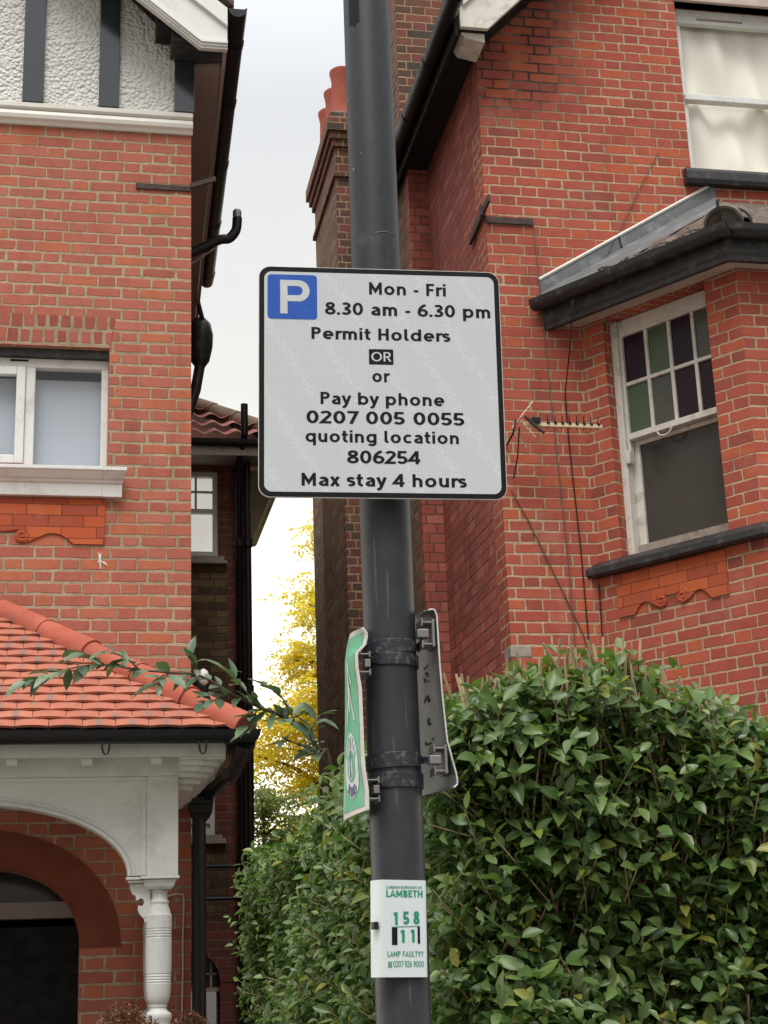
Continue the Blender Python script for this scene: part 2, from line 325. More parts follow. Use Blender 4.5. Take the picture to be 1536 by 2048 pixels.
MT['privet'] = leaf_mat('privet_leaf', [(0, (.042, .082, .026)), (.40, (.078, .132, .042)), (.78, (.118, .178, .058)), (.93, (.16, .205, .045)), (.985, (.20, .20, .04)), (1, (.22, .11, .05))], .36, .28, spec=.5)
MT['yellow_leaf'] = leaf_mat('yellow_leaf', [(0, (.52, .32, .02)), (.45, (.60, .40, .04)), (.75, (.44, .38, .06)), (1, (.27, .28, .06))], .5, .6)
MT['tree_green'] = leaf_mat('tree_green_leaf', [(0, (.07, .095, .04)), (.6, (.13, .15, .055)), (1, (.36, .30, .05))], .5, .45)
MT['laurel'] = leaf_mat('long_dark_leaf', [(0, (.055, .092, .060)), (.6, (.095, .145, .10)), (1, (.13, .18, .12))], .38, .2)
MT['dry_leaf'] = leaf_mat('dry_flower', [(0, (.07, .025, .015)), (.6, (.15, .06, .035)), (1, (.30, .17, .11))], .8, .2)

# ------------------------------------------------------------------ mesh helpers
class MB:
    def __init__(s): s.v = []; s.f = []
    def add(s, vs, fs):
        o = len(s.v); s.v += [tuple(map(float, p)) for p in vs]; s.f += [tuple(i + o for i in f) for f in fs]; return s
    def box(s, x0, x1, y0, y1, z0, z1):
        vs = [(x, y, z) for x in (x0, x1) for y in (y0, y1) for z in (z0, z1)]
        return s.add(vs, [(0, 1, 3, 2), (4, 6, 7, 5), (0, 4, 5, 1), (2, 3, 7, 6), (0, 2, 6, 4), (1, 5, 7, 3)])
    def obox(s, c, ax, ay, az):
        c = Vector(c); ax, ay, az = Vector(ax), Vector(ay), Vector(az)
        vs = [c + ax * i + ay * j + az * k for i in (-.5, .5) for j in (-.5, .5) for k in (-.5, .5)]
        return s.add(vs, [(0, 1, 3, 2), (4, 6, 7, 5), (0, 4, 5, 1), (2, 3, 7, 6), (0, 2, 6, 4), (1, 5, 7, 3)])
    def prism(s, loops, fn, depth0, depth1):
        """loops: [outer, hole...] of (a,b); fn(a,b,d)->xyz"""
        flat = [p for l in loops for p in l]; n = len(flat)
        tris = tessellate_polygon([[Vector((p[0], p[1], 0)) for p in l] for l in loops])
        vs = [fn(p[0], p[1], depth0) for p in flat] + [fn(p[0], p[1], depth1) for p in flat]
        fs = [tuple(t) for t in tris] + [tuple(i + n for i in reversed(t)) for t in tris]
        k = 0
        for l in loops:
            m_ = len(l)
            for i in range(m_):
                j = (i + 1) % m_; fs.append((k + i, k + j, n + k + j, n + k + i))
            k += m_
        return s.add(vs, fs)
    def tube(s, pts, r, n=10, caps=True, up=None):
        pts = [Vector(p) for p in pts]; rs = r if isinstance(r, (list, tuple)) else [r] * len(pts)
        base = len(s.v); prev = None; vs = []
        for i, p in enumerate(pts):
            t = (pts[min(i + 1, len(pts) - 1)] - pts[max(i - 1, 0)]).normalized()
            if prev is None:
                a = Vector((0, 0, 1)) if abs(t.z) < .9 else Vector((1, 0, 0)); u = t.cross(a).normalized()
            else: u = (prev - t * prev.dot(t)).normalized()
            prev = u; w_ = t.cross(u)
            for k in range(n):
                th = 2 * math.pi * k / n; vs.append(p + (u * math.cos(th) + w_ * math.sin(th)) * rs[i])
        fs = []
        for i in range(len(pts) - 1):
            for k in range(n):
                k2 = (k + 1) % n; fs.append((i * n + k, i * n + k2, (i + 1) * n + k2, (i + 1) * n + k))
        if caps: fs += [tuple(reversed(range(n))), tuple(range((len(pts) - 1) * n, len(pts) * n))]
        return s.add(vs, fs)
    def sweep(s, prof, pts, closed=True, caps=True):
        """prof (a,b): a sideways (dir x Z), b up; mitred at horizontal bends"""
        pts = [Vector(p) for p in pts]; n = len(prof); vs = []
        for i, p in enumerate(pts):
            d1 = (p - pts[i - 1]).normalized() if i else None; d2 = (pts[i + 1] - p).normalized() if i < len(pts) - 1 else None
            d1 = d1 or d2; d2 = d2 or d1
            s1 = d1.cross(zz).normalized(); s2 = d2.cross(zz).normalized(); sm = (s1 + s2)
            sm = sm / (1 + s1.dot(s2)) if (1 + s1.dot(s2)) > .2 else s1
            for a, b in prof: vs.append(p + sm * a + zz * b)
        fs = []; m_ = n if closed else n - 1
        for i in range(len(pts) - 1):
            for k in range(m_):
                k2 = (k + 1) % n; fs.append((i * n + k, i * n + k2, (i + 1) * n + k2, (i + 1) * n + k))
        if caps and closed:
            for off, rev in ((0, True), ((len(pts) - 1) * n, False)):
                t = tessellate_polygon([[Vector((a, b, 0)) for a, b in prof]])
                fs += [tuple(off + i for i in q) for q in t]
        return s.add(vs, fs)
    def lathe(s, prof, c, n=32):
        vs = []; 
        for z, r in prof:
            for k in range(n): th = 2 * math.pi * k / n; vs.append((c[0] + r * math.cos(th), c[1] + r * math.sin(th), z))
        fs = []
        for i in range(len(prof) - 1):
            for k in range(n): k2 = (k + 1) % n; fs.append((i * n + k, i * n + k2, (i + 1) * n + k2, (i + 1) * n + k))
        fs += [tuple(reversed(range(n))), tuple(range((len(prof) - 1) * n, len(prof) * n))]
        return s.add(vs, fs)
    def grid(s, fn, nu, nv):
        vs = [fn(i / nu, j / nv) for j in range(nv + 1) for i in range(nu + 1)]
        fs = [(j * (nu + 1) + i, j * (nu + 1) + i + 1, (j + 1) * (nu + 1) + i + 1, (j + 1) * (nu + 1) + i) for j in range(nv) for i in range(nu)]
        return s.add(vs, fs)

def tag(o, label=None, cat=None, group=None, kind=None):
    if label: o['label'] = label
    if cat: o['category'] = cat
    if group: o['group'] = group
    if kind: o['kind'] = kind
    return o

ORG = {}
def empty(name, loc):
    o = bpy.data.objects.new(name, None); COL.objects.link(o); o.location = loc; o.empty_display_size = .2
    ORG[o.name] = Vector(loc); return o
def obj(name, mb, mat, parent=None, origin=None, bevel=0, smooth=None, recalc=True, segs=2):
    og = ORG[parent.name] if parent else Vector(origin if origin else (0, 0, 0))
    me = bpy.data.meshes.new(name); me.from_pydata([(p[0] - og.x, p[1] - og.y, p[2] - og.z) for p in mb.v], [], mb.f)
    if recalc:
        b = bmesh.new(); b.from_mesh(me); bmesh.ops.recalc_face_normals(b, faces=b.faces); b.to_mesh(me); b.free()
    me.materials.append(MT[mat] if isinstance(mat, str) else mat)
    if smooth is not None: me.shade_smooth(); me.set_sharp_from_angle(angle=R(smooth))
    o = bpy.data.objects.new(name, me); COL.objects.link(o)
    if parent: o.parent = parent
    else: o.location = og
    ORG[o.name] = og
    if bevel:
        md = o.modifiers.new('bevel', 'BEVEL'); md.width = bevel; md.segments = segs; md.limit_method = 'ANGLE'; md.angle_limit = R(40); md.harden_normals = False
    return o
XZ = lambda a, b, d: (a, d, b)                       # facade-parallel prisms: d is Y
def curve2(pts, n=8, closed=False):
    """Catmull-Rom through 2D/3D points"""
    P = [Vector(p) for p in pts]; out = []
    m_ = len(P)
    for i in range(m_ if closed else m_ - 1):
        p0 = P[(i - 1) % m_] if closed or i else P[0]; p1 = P[i]; p2 = P[(i + 1) % m_]; p3 = P[(i + 2) % m_] if closed or i + 2 < m_ else P[-1]
        for k in range(n):
            t = k / n; out.append(.5 * ((2 * p1) + (p2 - p0) * t + (2 * p0 - 5 * p1 + 4 * p2 - p3) * t * t + (3 * p1 - p0 - 3 * p2 + p3) * t ** 3))
    if not closed: out.append(P[-1])
    return out

def arcp(cx, cy, rx, ry, a0, a1, n=14):
    return [(cx + rx * math.cos(R(a0 + (a1 - a0) * i / n)), cy + ry * math.sin(R(a0 + (a1 - a0) * i / n))) for i in range(n + 1)]
def glyphs(w):
    """centre-line strokes of a road-sign style sans, cap height 1; returns {char: (advance, [polyline...])}"""
    h = w / 2; X = .73; G = {}
    bw_ = .225; br2 = X / 2 - h + .005; cy = X / 2
    O = lambda cx: arcp(cx, cy, bw_, br2, 90, 450, 28)
    sb = h + .07
    def g(c, adv, *st): G[c] = (adv, st)
    g(' ', .34)
    g('.', .30, [(.15, 0), (.15, w * 1.05)])
    g('-', .42, [(.07, .36), (.35, .36)])
    g('?', .52, arcp(.25, .70, .18, .215, 165, -40, 14) + [(.26, .40), (.26, .28)], [(.26, 0), (.26, w)])
    c0 = sb + bw_
    g('o', 2 * c0, O(c0))
    g('b', 2 * c0, O(c0), [(sb, 0), (sb, 1)])
    g('d', 2 * c0, O(c0), [(2 * c0 - sb, 0), (2 * c0 - sb, 1)])
    g('p', 2 * c0, O(c0), [(sb, -.27), (sb, X)])
    g('q', 2 * c0, O(c0), [(2 * c0 - sb, -.27), (2 * c0 - sb, X)])
    xr = 2 * c0 - sb
    g('g', 2 * c0, O(c0), [(xr, X), (xr, -.02)] + arcp(xr - .20, -.02, .20, .165, 0, -150, 10))
    g('e', 2 * c0 - .03, arcp(c0, cy, bw_, br2, -48, -360, 24) , [(c0 - bw_ + .02, cy - .01), (c0 + bw_ + h * .9, cy - .01)])
    g('c', 2 * c0 - .11, arcp(c0, cy, bw_, br2, 48, 312, 20))
    xa = sb + .36
    g('a', xa + sb, [(xa, 0), (xa, .46)] + arcp(xa - .18, .46, .18, X - h - .46, 0, 150, 10), arcp(xa - .175, .215, .175, .215 - h, 90, 270, 12) + [(xa, h + .02)], [(xa - .175, .43), (xa, .43)])
    def arch_(x0, x1): return [(x0 + .0, .42)] + arcp((x0 + x1) / 2, .42, (x1 - x0) / 2, X - h - .42, 180, 0, 12) + [(x1, 0)]
    g('n', sb * 2 + .37, [(sb, 0), (sb, X)], arch_(sb, sb + .37))
    g('h', sb * 2 + .37, [(sb, 0), (sb, 1)], arch_(sb, sb + .37))
    g('m', sb * 2 + .66, [(sb, 0), (sb, X)], arch_(sb, sb + .33), arch_(sb + .33, sb + .66))
    g('u', sb * 2 + .37, [(sb + .37, 0), (sb + .37, X)], [(sb, X), (sb, .31)] + arcp(sb + .185, .31, .185, .31 - h, 180, 360, 12))
    g('r', .42, [(sb, 0), (sb, X)], arcp(sb + .22, .40, .22, X - h - .40, 180, 70, 8))
    g('i', 2 * sb, [(sb, 0), (sb, X)], [(sb, .84), (sb, 1.0)])
    g('l', 2 * sb + .06, [(sb, 1), (sb, .22)] + arcp(sb + .14, .22, .14, .22 - h, 180, 280, 6))
    g('t', .45, [(.20, .95), (.20, .24)] + arcp(.35, .24, .15, .24 - h, 180, 285, 6), [(.04, X - h), (.40, X - h)])
    g('s', .50, arcp(.245, .535, .155, .535 - cy + .0 - .01 + .0, 20, 20, 1)[:0] + [(.405, .575)] + arcp(.25, X - h - .125, .15, .125, 40, 200, 8) + [(.13, .43), (.25, .375), (.37, .325)] + arcp(.25, h + .125, .15, .125, 20, -140, 8))
    g('x', .56, [(.09, 0), (.47, X)], [(.09, X), (.47, 0)])
    g('y', .56, [(.07, X), (.285, .06)], [(.49, X), (.285, .06), (.20, -.16), (.14, -.20), (.04, -.185)])
    # capitals
    g('M', sb * 2 + .60, [(sb, 0), (sb, 1)], [(sb, 1 - h * .9), (sb + .30, .28), (sb + .60, 1 - h * .9)], [(sb + .60, 0), (sb + .60, 1)])
    g('F', .60, [(sb, 0), (sb, 1)], [(sb, 1 - h), (.56, 1 - h)], [(sb, .49), (.51, .49)])
    P_ = [(sb, 1 - h), (.36, 1 - h)] + arcp(.36, .715, .175, .285 - h, 90, -90, 12) + [(sb, .43 + h)]
    g('P', .66, [(sb, 0), (sb, 1)], P_)
    g('R', .68, [(sb, 0), (sb, 1)], P_, [(.36, .46), (.58, 0)])
    g('H', sb * 2 + .44, [(sb, 0), (sb, 1)], [(sb + .44, 0), (sb + .44, 1)], [(sb, .5), (sb + .44, .5)])
    g('O', .90, arcp(.45, .5, .45 - .05 - h, .5 - h, 90, 450, 32))
    g('L', .56, [(sb, 1), (sb, h), (.54, h)])
    g('A', .72, [(.06, 0), (.36, 1 - h * .6), (.66, 0)], [(.17, .30), (.55, .30)])
    g('B', .66, [(sb, 0), (sb, 1)], [(sb, 1 - h), (.34, 1 - h)] + arcp(.34, .755, .155, .245 - h, 90, -90, 10) + [(sb, .51 + h * .0)], [(sb, .51), (.36, .51)] + arcp(.36, .255, .18, .255 - h, 90, -90, 10) + [(sb, h)])
    g('E', .60, [(.55, 1 - h), (sb, 1 - h), (sb, h), (.56, h)], [(sb, .51), (.51, .51)])
    g('T', .62, [(.31, 0), (.31, 1)], [(.03, 1 - h), (.59, 1 - h)])
    g('N', sb * 2 + .44, [(sb, 0), (sb, 1)], [(sb, 1 - h), (sb + .44, h)], [(sb + .44, 0), (sb + .44, 1)])
    g('D', .74, [(sb, h), (sb, 1 - h)], [(sb - h, 1 - h), (.34, 1 - h)] + arcp(.34, .5, .30, .5 - h, 90, -90, 18) + [(sb - h, h)])
    g('U', .74, [(sb, 1), (sb, .34)] + arcp(.37, .34, .37 - sb, .34 - h, 180, 360, 14) + [(.74 - sb, 1)])
    g('G', .82, arcp(.42, .5, .34 - h * .3, .5 - h, 48, 340, 24) + [(.72, .47), (.45, .47)])
    g('Y', .66, [(.05, 1), (.33, .46), (.61, 1)], [(.33, .5), (.33, 0)])
    g('C', .78, arcp(.42, .5, .34 - h * .3, .5 - h, 48, 312, 24))
    g('I', 2 * sb, [(sb, 0), (sb, 1)])
    # figures
    g('0', .70, arcp(.35, .5, .35 - .05 - h, .5 - h, 90, 450, 30))
    g('1', .44, [(.27, 0), (.27, 1 - h * .3)], [(.27, 1 - h), (.05, .80)])
    g('2', .62, arcp(.30, .72, .205, .28 - h, 160, -25, 12) + [(.10, h), (.10, h)][:1] + [(.58, h)])
    g('3', .62, arcp(.28, .745, .19, .255 - h, 145, -75, 12) + [(.24, .515)], [(.24, .515)] + arcp(.28, .27, .215, .27 - h, 85, -150, 14))
    g('4', .66, [(.46, 0), (.46, 1)], [(.46, 1 - h * .4), (.07, .28), (.63, .28)])
    g('5', .62, [(.53, 1 - h), (.16, 1 - h), (.12, .545)] + arcp(.28, .305, .21, .305 - h, 120, -150, 16))
    g('6', .64, arcp(.325, .31, .215, .31 - h, 90, 450, 24), [(.50, 1 - h * .9), (.36, .93 - h * .4)] + arcp(.42, .33, .31, .56 - h * .4, 110, 180, 8))
    g('7', .58, [(.05, 1 - h), (.52, 1 - h), (.22, 0)])
    g('8', .64, arcp(.32, .745, .18, .255 - h, 90, 450, 20), arcp(.32, .275, .22, .275 - h, 90, 450, 22))
    g('9', .64, arcp(.315, .69, .215, .31 - h, 90, 450, 24), [(.14, h * .9), (.28, .07 + h * .4)] + arcp(.22, .67, .31, .56 - h * .4, -70, 0, 8))
    return G
def ribbon(pts, w):
    P_ = [Vector((a, b)) for a, b in pts]; Q = [P_[0]]
    for p in P_[1:]:
        if (p - Q[-1]).length > 1e-4: Q.append(p)
    closed = (Q[0] - Q[-1]).length < 1e-3 and len(Q) > 4
    if closed: Q = Q[:-1]
    n = len(Q); vs = []
    for i, p in enumerate(Q):
        a = (p - Q[i - 1]).normalized() if (i or closed) else None; b_ = (Q[(i + 1) % n] - p).normalized() if (i < n - 1 or closed) else None
        a = a or b_; b_ = b_ or a; n1 = Vector((-a.y, a.x)); n2 = Vector((-b_.y, b_.x)); m_ = n1 + n2; k = 1 + n1.dot(n2)
        m_ = m_ / max(k, .35); vs += [p + m_ * w / 2, p - m_ * w / 2]
    fs = [(2 * i, 2 * i + 1, (2 * i + 3) % (2 * n), (2 * i + 2) % (2 * n)) for i in range(n if closed else n - 1)]
    return vs, fs
def text_geo(body, w=.17, spacing=1.0):
    """flat stroked lettering, baseline 0, cap height 1: list of (x, y, layer) and faces"""
    G = glyphs(w); x = 0; vs = []; fs = []
    for ch in body:
        adv, st = G[ch]
        for li, pl in enumerate(st):
            v, f = ribbon(pl, w); o = len(vs); vs += [(x + p.x, p.y, li) for p in v]; fs += [tuple(i + o for i in q) for q in f]
        x += adv * spacing
    v = np.array(vs); v[:, 0] -= v[:, 0].min(); return v, fs
def text_on(mb, body, x0, x1, base, cap, fn, w=.17, spacing=1.0):
    v, f = text_geo(body, w, spacing); wd = v[:, 0].max()
    mb.add([fn(x0 + p[0] / wd * (x1 - x0), base + p[1] * cap, p[2] * .00004) for p in v], f); return mb

# ------------------------------------------------------------------ ground
tag(obj('ground', MB().add([(-300, -300, -.004), (300, -300, -.004), (300, 300, -.004), (-300, 300, -.004)], [(0, 1, 2, 3)]), 'soil'), kind='structure')
tag(obj('road', MB().add([(-60, -9, 0), (60, -9, 0), (60, -.9, 0), (-60, -.9, 0)], [(0, 1, 2, 3)]), 'asphalt'), kind='structure')
tag(obj('pavement', MB().box(-60, 60, -.9, 3.25, .0, .12), 'paving'), kind='structure')

# ------------------------------------------------------------------ left house
Y0 = 9.35
HL = tag(empty('brick_house', (-1.2, Y0, 0)), 'pale red brick house with black and white gable and white arched porch', 'house')
def ell(cx, a, b, z0, n=26, t0=0., t1=math.pi, pw=1.):
    return [(cx + a * math.copysign(abs(math.cos(t)) ** pw, math.cos(t)), z0 + b * max(0., math.sin(t)) ** pw) for t in [t0 + (t1 - t0) * i / n for i in range(n + 1)]]
PCX = -.55                                            # porch / doorway centre line
DA = [(PCX + .567, 0.5)] + ell(PCX, .567, .455, 1.85, pw=.9) + [(PCX - .567, 0.5)]
wl = MB()
XL0, XL1, ZB = -3.05, .645, 7.06
wl.prism([[(XL0, -.2), (XL1, -.2), (XL1, ZB), (XL0, ZB)], [(-2.2, 4.69), (.131, 4.69), (.131, 5.50), (-2.2, 5.50)][::-1], DA], XZ, Y0, Y0 + .24)
wl.box(XL1 - .24, XL1, Y0 + .24, 15.5, -.2, 7.6)
wl.box(XL0, XL0 + .24, Y0 + .24, 15.5, -.2, 7.6)
wl.box(XL0 + .24, XL1 - .24, 15.2, 15.4, -.2, 7.6)
wall_l = obj('wall', wl, 'brick_left', HL, bevel=.004)
# doorway: rubbed brick arch, deep dark recess with door and transom
ar = MB(); inn = ell(PCX, .567, .455, 1.85, pw=.9); out = ell(PCX, .80, .665, 1.85, pw=.95)
ar.prism([inn + out[::-1]], XZ, Y0 - .004, Y0 + .10); obj('door_arch', ar, 'arch_brick', HL)
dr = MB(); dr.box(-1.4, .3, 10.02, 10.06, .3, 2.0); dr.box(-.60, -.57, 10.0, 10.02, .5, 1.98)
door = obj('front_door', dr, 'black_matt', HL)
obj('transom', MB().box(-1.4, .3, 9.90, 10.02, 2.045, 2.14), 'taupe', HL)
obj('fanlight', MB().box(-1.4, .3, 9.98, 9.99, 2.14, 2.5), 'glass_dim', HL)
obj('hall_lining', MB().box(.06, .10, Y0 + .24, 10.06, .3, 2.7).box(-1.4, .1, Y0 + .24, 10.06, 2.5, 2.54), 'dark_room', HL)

# first floor window
fr = MB(); yf = Y0 + .085
WX0, WX1, WZ0, WZ1 = -2.2, .131, 4.69, 5.50
fr.box(WX0, WX1, yf, yf + .07, WZ1 - .055 - .055, WZ1 - .05); fr.box(WX0, WX1, yf, yf + .07, WZ0, WZ0 + .05)
fr.box(WX1 - .045, WX1, yf, yf + .07, WZ0 + .05, WZ1 - .11)
for mxx in (-.352, -1.10, -1.85): fr.box(mxx - .03, mxx + .03, yf, yf + .07, WZ0 + .05, WZ1 - .11)
wn = obj('window', fr, 'white', HL, bevel=.006)
sash = MB()
for a, b in ((-1.07, -.382), (-1.82, -1.13)):
    z0, z1 = WZ0 + .055, WZ1 - .115
    for q in ((a, a + .055, z0, z1), (b - .055, b, z0, z1), (a + .055, b - .055, z0, z0 + .055), (a + .055, b - .055, z1 - .055, z1)): sash.box(q[0], q[1], yf - .018, yf + .03, q[2], q[3])
obj('casement', sash, 'white', wn, bevel=.005)
obj('pane', MB().box(-.322, .086, yf + .035, yf + .04, WZ0 + .05, WZ1 - .11).box(-1.02, -.437, yf + .012, yf + .016, WZ0 + .1, WZ1 - .16).box(-1.77, -1.18, yf + .012, yf + .016, WZ0 + .1, WZ1 - .16), 'glass', wn)
obj('blind', MB().box(WX0, WX1 - .02, yf + .10, yf + .105, WZ0, WZ1 - .155), 'blind', wn)
obj('blind_header', MB().box(WX0, WX1 - .01, yf + .085, yf + .15, WZ1 - .155, WZ1 - .02), 'dark_room', wn)
obj('window_head', MB().box(WX0, WX1, yf - .045, yf + .08, WZ1 - .05, WZ1 - .001), 'black_paint', wn)
obj('vent_slot', MB().box(-.48, -.37, yf - .004, yf, WZ1 - .075, WZ1 - .062), 'black_matt', wn)
sd = MB(); prof = [(0, 0), (.045, 0), (.05, .078), (.062, .085), (.066, .098), (.078, .106), (.105, .145), (.112, .15), (.112, .172), (0, .172)]
sd.sweep(prof, [(-2.4, Y0, 4.507), (.10, Y0, 4.507)])
for a, z0, z1 in ((.21, 4.507, 4.585), (.222, 4.585, 4.61), (.236, 4.61, 4.65), (.247, 4.65, 4.679)):
    pass
obj('window_sill', sd, 'white', HL, bevel=.003)
# returned end of the sill: profile scaled towards the corner
se = MB(); n_ = len(prof)
se.add([(.10, Y0 - a, 4.507 + b) for a, b in prof] + [(.10 + .10 + (a * .42), Y0 - a, 4.507 + b) for a, b in prof], [(i, (i + 1) % n_, n_ + (i + 1) % n_, n_ + i) for i in range(n_)] + [tuple(range(n_, 2 * n_))])
obj('sill_end', se, 'white', HL)
sold = MB().prism([[(-2.5, 5.502), (.131, 5.502), (.165, 5.712), (-2.5, 5.712)]], XZ, Y0 - .004, Y0 + .2)
obj('window_lintel', sold, 'soldier', HL)

# terracotta apron with scroll
def spiral(cx, cz, r0, turns, a0, sgn=1, n=40, r1=.006):
    return [(cx + (r0 + (r1 - r0) * i / n) * math.cos(a0 + sgn * turns * 2 * math.pi * i / n), cz + (r0 + (r1 - r0) * i / n) * math.sin(a0 + sgn * turns * 2 * math.pi * i / n)) for i in range(n + 1)]
def apron(parent, fn, x0, x1, z0, z1, half, mat):
    """fn(a,b,d); scrolls mirrored about x=half"""
    wdt = x1 - half
    bot = [(x1, z0), (x1 - wdt * .30, z0)]
    cv = [(x1 - wdt * .30, z0), (x1 - wdt * .42, z0 + .055), (x1 - wdt * .54, z0 + .066), (x1 - wdt * .66, z0 + .035), (x1 - wdt * .78, z0 + .004)]
    cv = [tuple(p)[:2] for p in curve2([(a, b, 0) for a, b in cv], 6)]
    r = .042; cx, cz = x1 - wdt * .80, z0 + .048
    arc = [(cx + r * math.cos(t), cz + r * math.sin(t)) for t in [math.radians(-80 - 190 * i / 16) for i in range(17)]]
    right = [(x1, z1), (x1, z0)] + cv + arc + [(half + .02, z0 + .075)]
    left = [(2 * half - a, b) for a, b in reversed(right)]
    out_ = right + left
    mb = MB().prism([out_], fn, -.012, .05)
    ap = obj('apron_panel', mb, mat, parent, bevel=.002)
    for sg in (1, -1):
        sp_ = spiral(cx, cz, r * .97, 1.6, math.radians(60), -1)
        obj('scroll', MB().tube([fn(half + sg * (a - half), b, -.013) for a, b in sp_], .0045, 6), 'terracotta', ap)
apron(HL, lambda a, b, d: (a, Y0 + d, b), -1.10, .12, 4.212, 4.50, -.49, 'terracotta')

# string course, roughcast gable with timbers
st = MB(); st.sweep([(0, 0), (.018, 0), (.03, .02), (.05, .03), (.058, .055), (.052, .08), (.03, .095), (.06, .105), (.062, .135), (0, .15)], [(XL0, Y0, 7.048), (XL1 + .008, Y0, 7.048)])
obj('string_course', st, 'cream', HL, bevel=.002)
RSL = .82
rz = lambda x: 7.82 + RSL * (.86 - x)               # underside line of the verge
gb = MB().prism([[(XL0, 7.19), (.655, 7.19), (.655, 7.62), (-1.2, rz(-1.2)), (XL0, 7.62)]], XZ, Y0 - .02, Y0 + .2)
obj('gable_render', gb, 'roughcast', HL)
for a, b in ((.53, .662), (.034, .168), (-.458, -.322), (-.95, -.81), (-1.45, -1.31), (-1.95, -1.81), (-2.5, -2.36)):
    zt = min(rz(min(a, 2 * -1.2 - b) if a < -1.2 else b), rz(b)) if b > -1.2 else rz(-2.4 - a)
    obj('timber', MB().box(a, b, Y0 - .045, Y0 - .021, 7.203, zt), 'black_gloss', HL, bevel=.003)
obj('plate_end', MB().box(.50, .85, 9.06, 9.30, 7.585, 7.70), 'black_paint', HL, bevel=.003)
obj('purlin_end', MB().box(.40, .53, 9.06, 9.30, 7.70, 7.86), 'black_matt', HL, bevel=.003)
# bargeboard: flat board with mouldings
def barge_poly(o0, o1):
    return [(.857, 7.50 + o0), (.857, 7.80 - o1), (-1.2, 7.80 - o1 + RSL * (2.057)), (-1.2, 7.50 + o0 + RSL * 1.88 + .0), (.677 + .0, 7.50 + o0)]
bb = MB().prism([barge_poly(0, 0)], XZ, 9.0, 9.035)
barge = obj('bargeboard', bb, 'white', HL, bevel=.003)
mo = MB()
for a, b_, dy in ((0, .016, .010), (.016, .034, .020), (.034, .052, .032)):
    z5 = 7.495; P_ = [(.857, z5 + a), (.857, z5 + b_), (.685, z5 + b_), (-1.2, z5 + b_ * 1.3 + RSL * 1.885), (-1.2, z5 + a * 1.3 + RSL * 1.885), (.685, z5 + a)]
    mo.prism([P_], XZ, 9.0 - dy, 9.001)
mo.prism([[(.857, 7.80), (-1.2, 7.80 + RSL * 2.057), (-1.2, 7.665 + RSL * 2.057), (.857, 7.665)]], XZ, 8.975, 9.001)
obj('barge_moulding', mo, 'white', barge, bevel=.002)
mbar = MB().prism([[(-1.2, 7.80 + RSL * 2.057), (-3.26, 7.80), (-3.26, 7.5), (-3.08, 7.5), (-1.2, 7.5 + RSL * 1.88)]], XZ, 9.0, 9.035)
obj('bargeboard', mbar, 'white', HL)
# roof, soffit, fascia, gutter
rf = MB()
for sg in (1, -1):
    e_ = [(-1.2, 7.85 + RSL * 2.057), (-1.2 + sg * 2.10, 7.815), (-1.2 + sg * 2.10, 7.865), (-1.2, 7.92 + RSL * 2.057)]
    rf.prism([e_], XZ, 8.97, 15.5)
obj('roof', rf, 'roof_dark', HL)
def side_l(y): return .03 * (y - 9.0)
sf = MB().add([(.645, 9.36, 7.575), (.835, 9.32, 7.575), (.835 + side_l(14.6), 14.6, 7.575), (.645 + .06, 14.6, 7.575), (.645, 9.36, 7.60), (.835, 9.32, 7.60), (.835 + side_l(14.6), 14.6, 7.60), (.645 + .06, 14.6, 7.60)],
              [(0, 1, 2, 3), (4, 5, 6, 7), (0, 1, 5, 4), (1, 2, 6, 5)])
obj('soffit', sf, 'brown_board', HL)
fs_ = MB().sweep([(0, 0), (.025, 0), (.025, .2), (0, .2)], [(.838, 9.04, 7.572), (.838 + side_l(14.6), 14.6, 7.572)])
obj('fascia', fs_, 'taupe', HL)
def gutter_prof(r, lip=.012, n=10):
    return [(r * math.cos(t), r * math.sin(t)) for t in [math.pi + math.pi * i / n for i in range(n + 1)]] + [(r + .004, lip), (r - .008, lip), (r - .014, 0)] + [((r - .014) * math.cos(t), (r - .014) * math.sin(t)) for t in [2 * math.pi - math.pi * i / n for i in range(1, n)]] + [(-(r - .014), 0), (-r, lip)]
g = MB().sweep(gutter_prof(.06), [(.925, 8.985, 7.80), (.925 + side_l(13.2), 13.2, 7.80)], caps=False)
gp = [(.06 * math.cos(t), .06 * math.sin(t)) for t in [math.pi + math.pi * i / 10 for i in range(11)]]
g.sweep(gp, [(.925, 8.978, 7.80), (.925, 8.986, 7.80)])
gut = obj('gutter', g, 'black_plain', HL, smooth=40)
for y in (9.35, 10.1, 11.0, 12.0, 13.0):
    j = MB().sweep(gutter_prof(.066), [(.925 + side_l(y), y, 7.80), (.925 + side_l(y) + .002, y + .07, 7.80)], caps=False); obj('gutter_joint', j, 'black_plain', gut, smooth=40)
# downpipe offset with lumpy hopper at the far end of the eave
hp = MB(); xe = .925 + side_l(13.2)
hp.lathe([(7.02, .045), (7.08, .085), (7.22, .115), (7.34, .12), (7.44, .10), (7.5, .05)], (xe - .05, 13.35), 14)
hp.tube([(xe - .05, 13.35, 7.05), (xe - .09, 13.35, 6.8), (xe - .2, 13.3, 6.45), (.71, 13.3, 6.2), (.71, 13.3, 3)], .05, 10)
hp.tube([(xe - .16, 13.1, 7.75), (xe - .08, 13.2, 7.6), (xe - .02, 13.3, 7.42)], .022, 8)
obj('rainwater_hopper', hp, 'black_paint', HL, smooth=50)
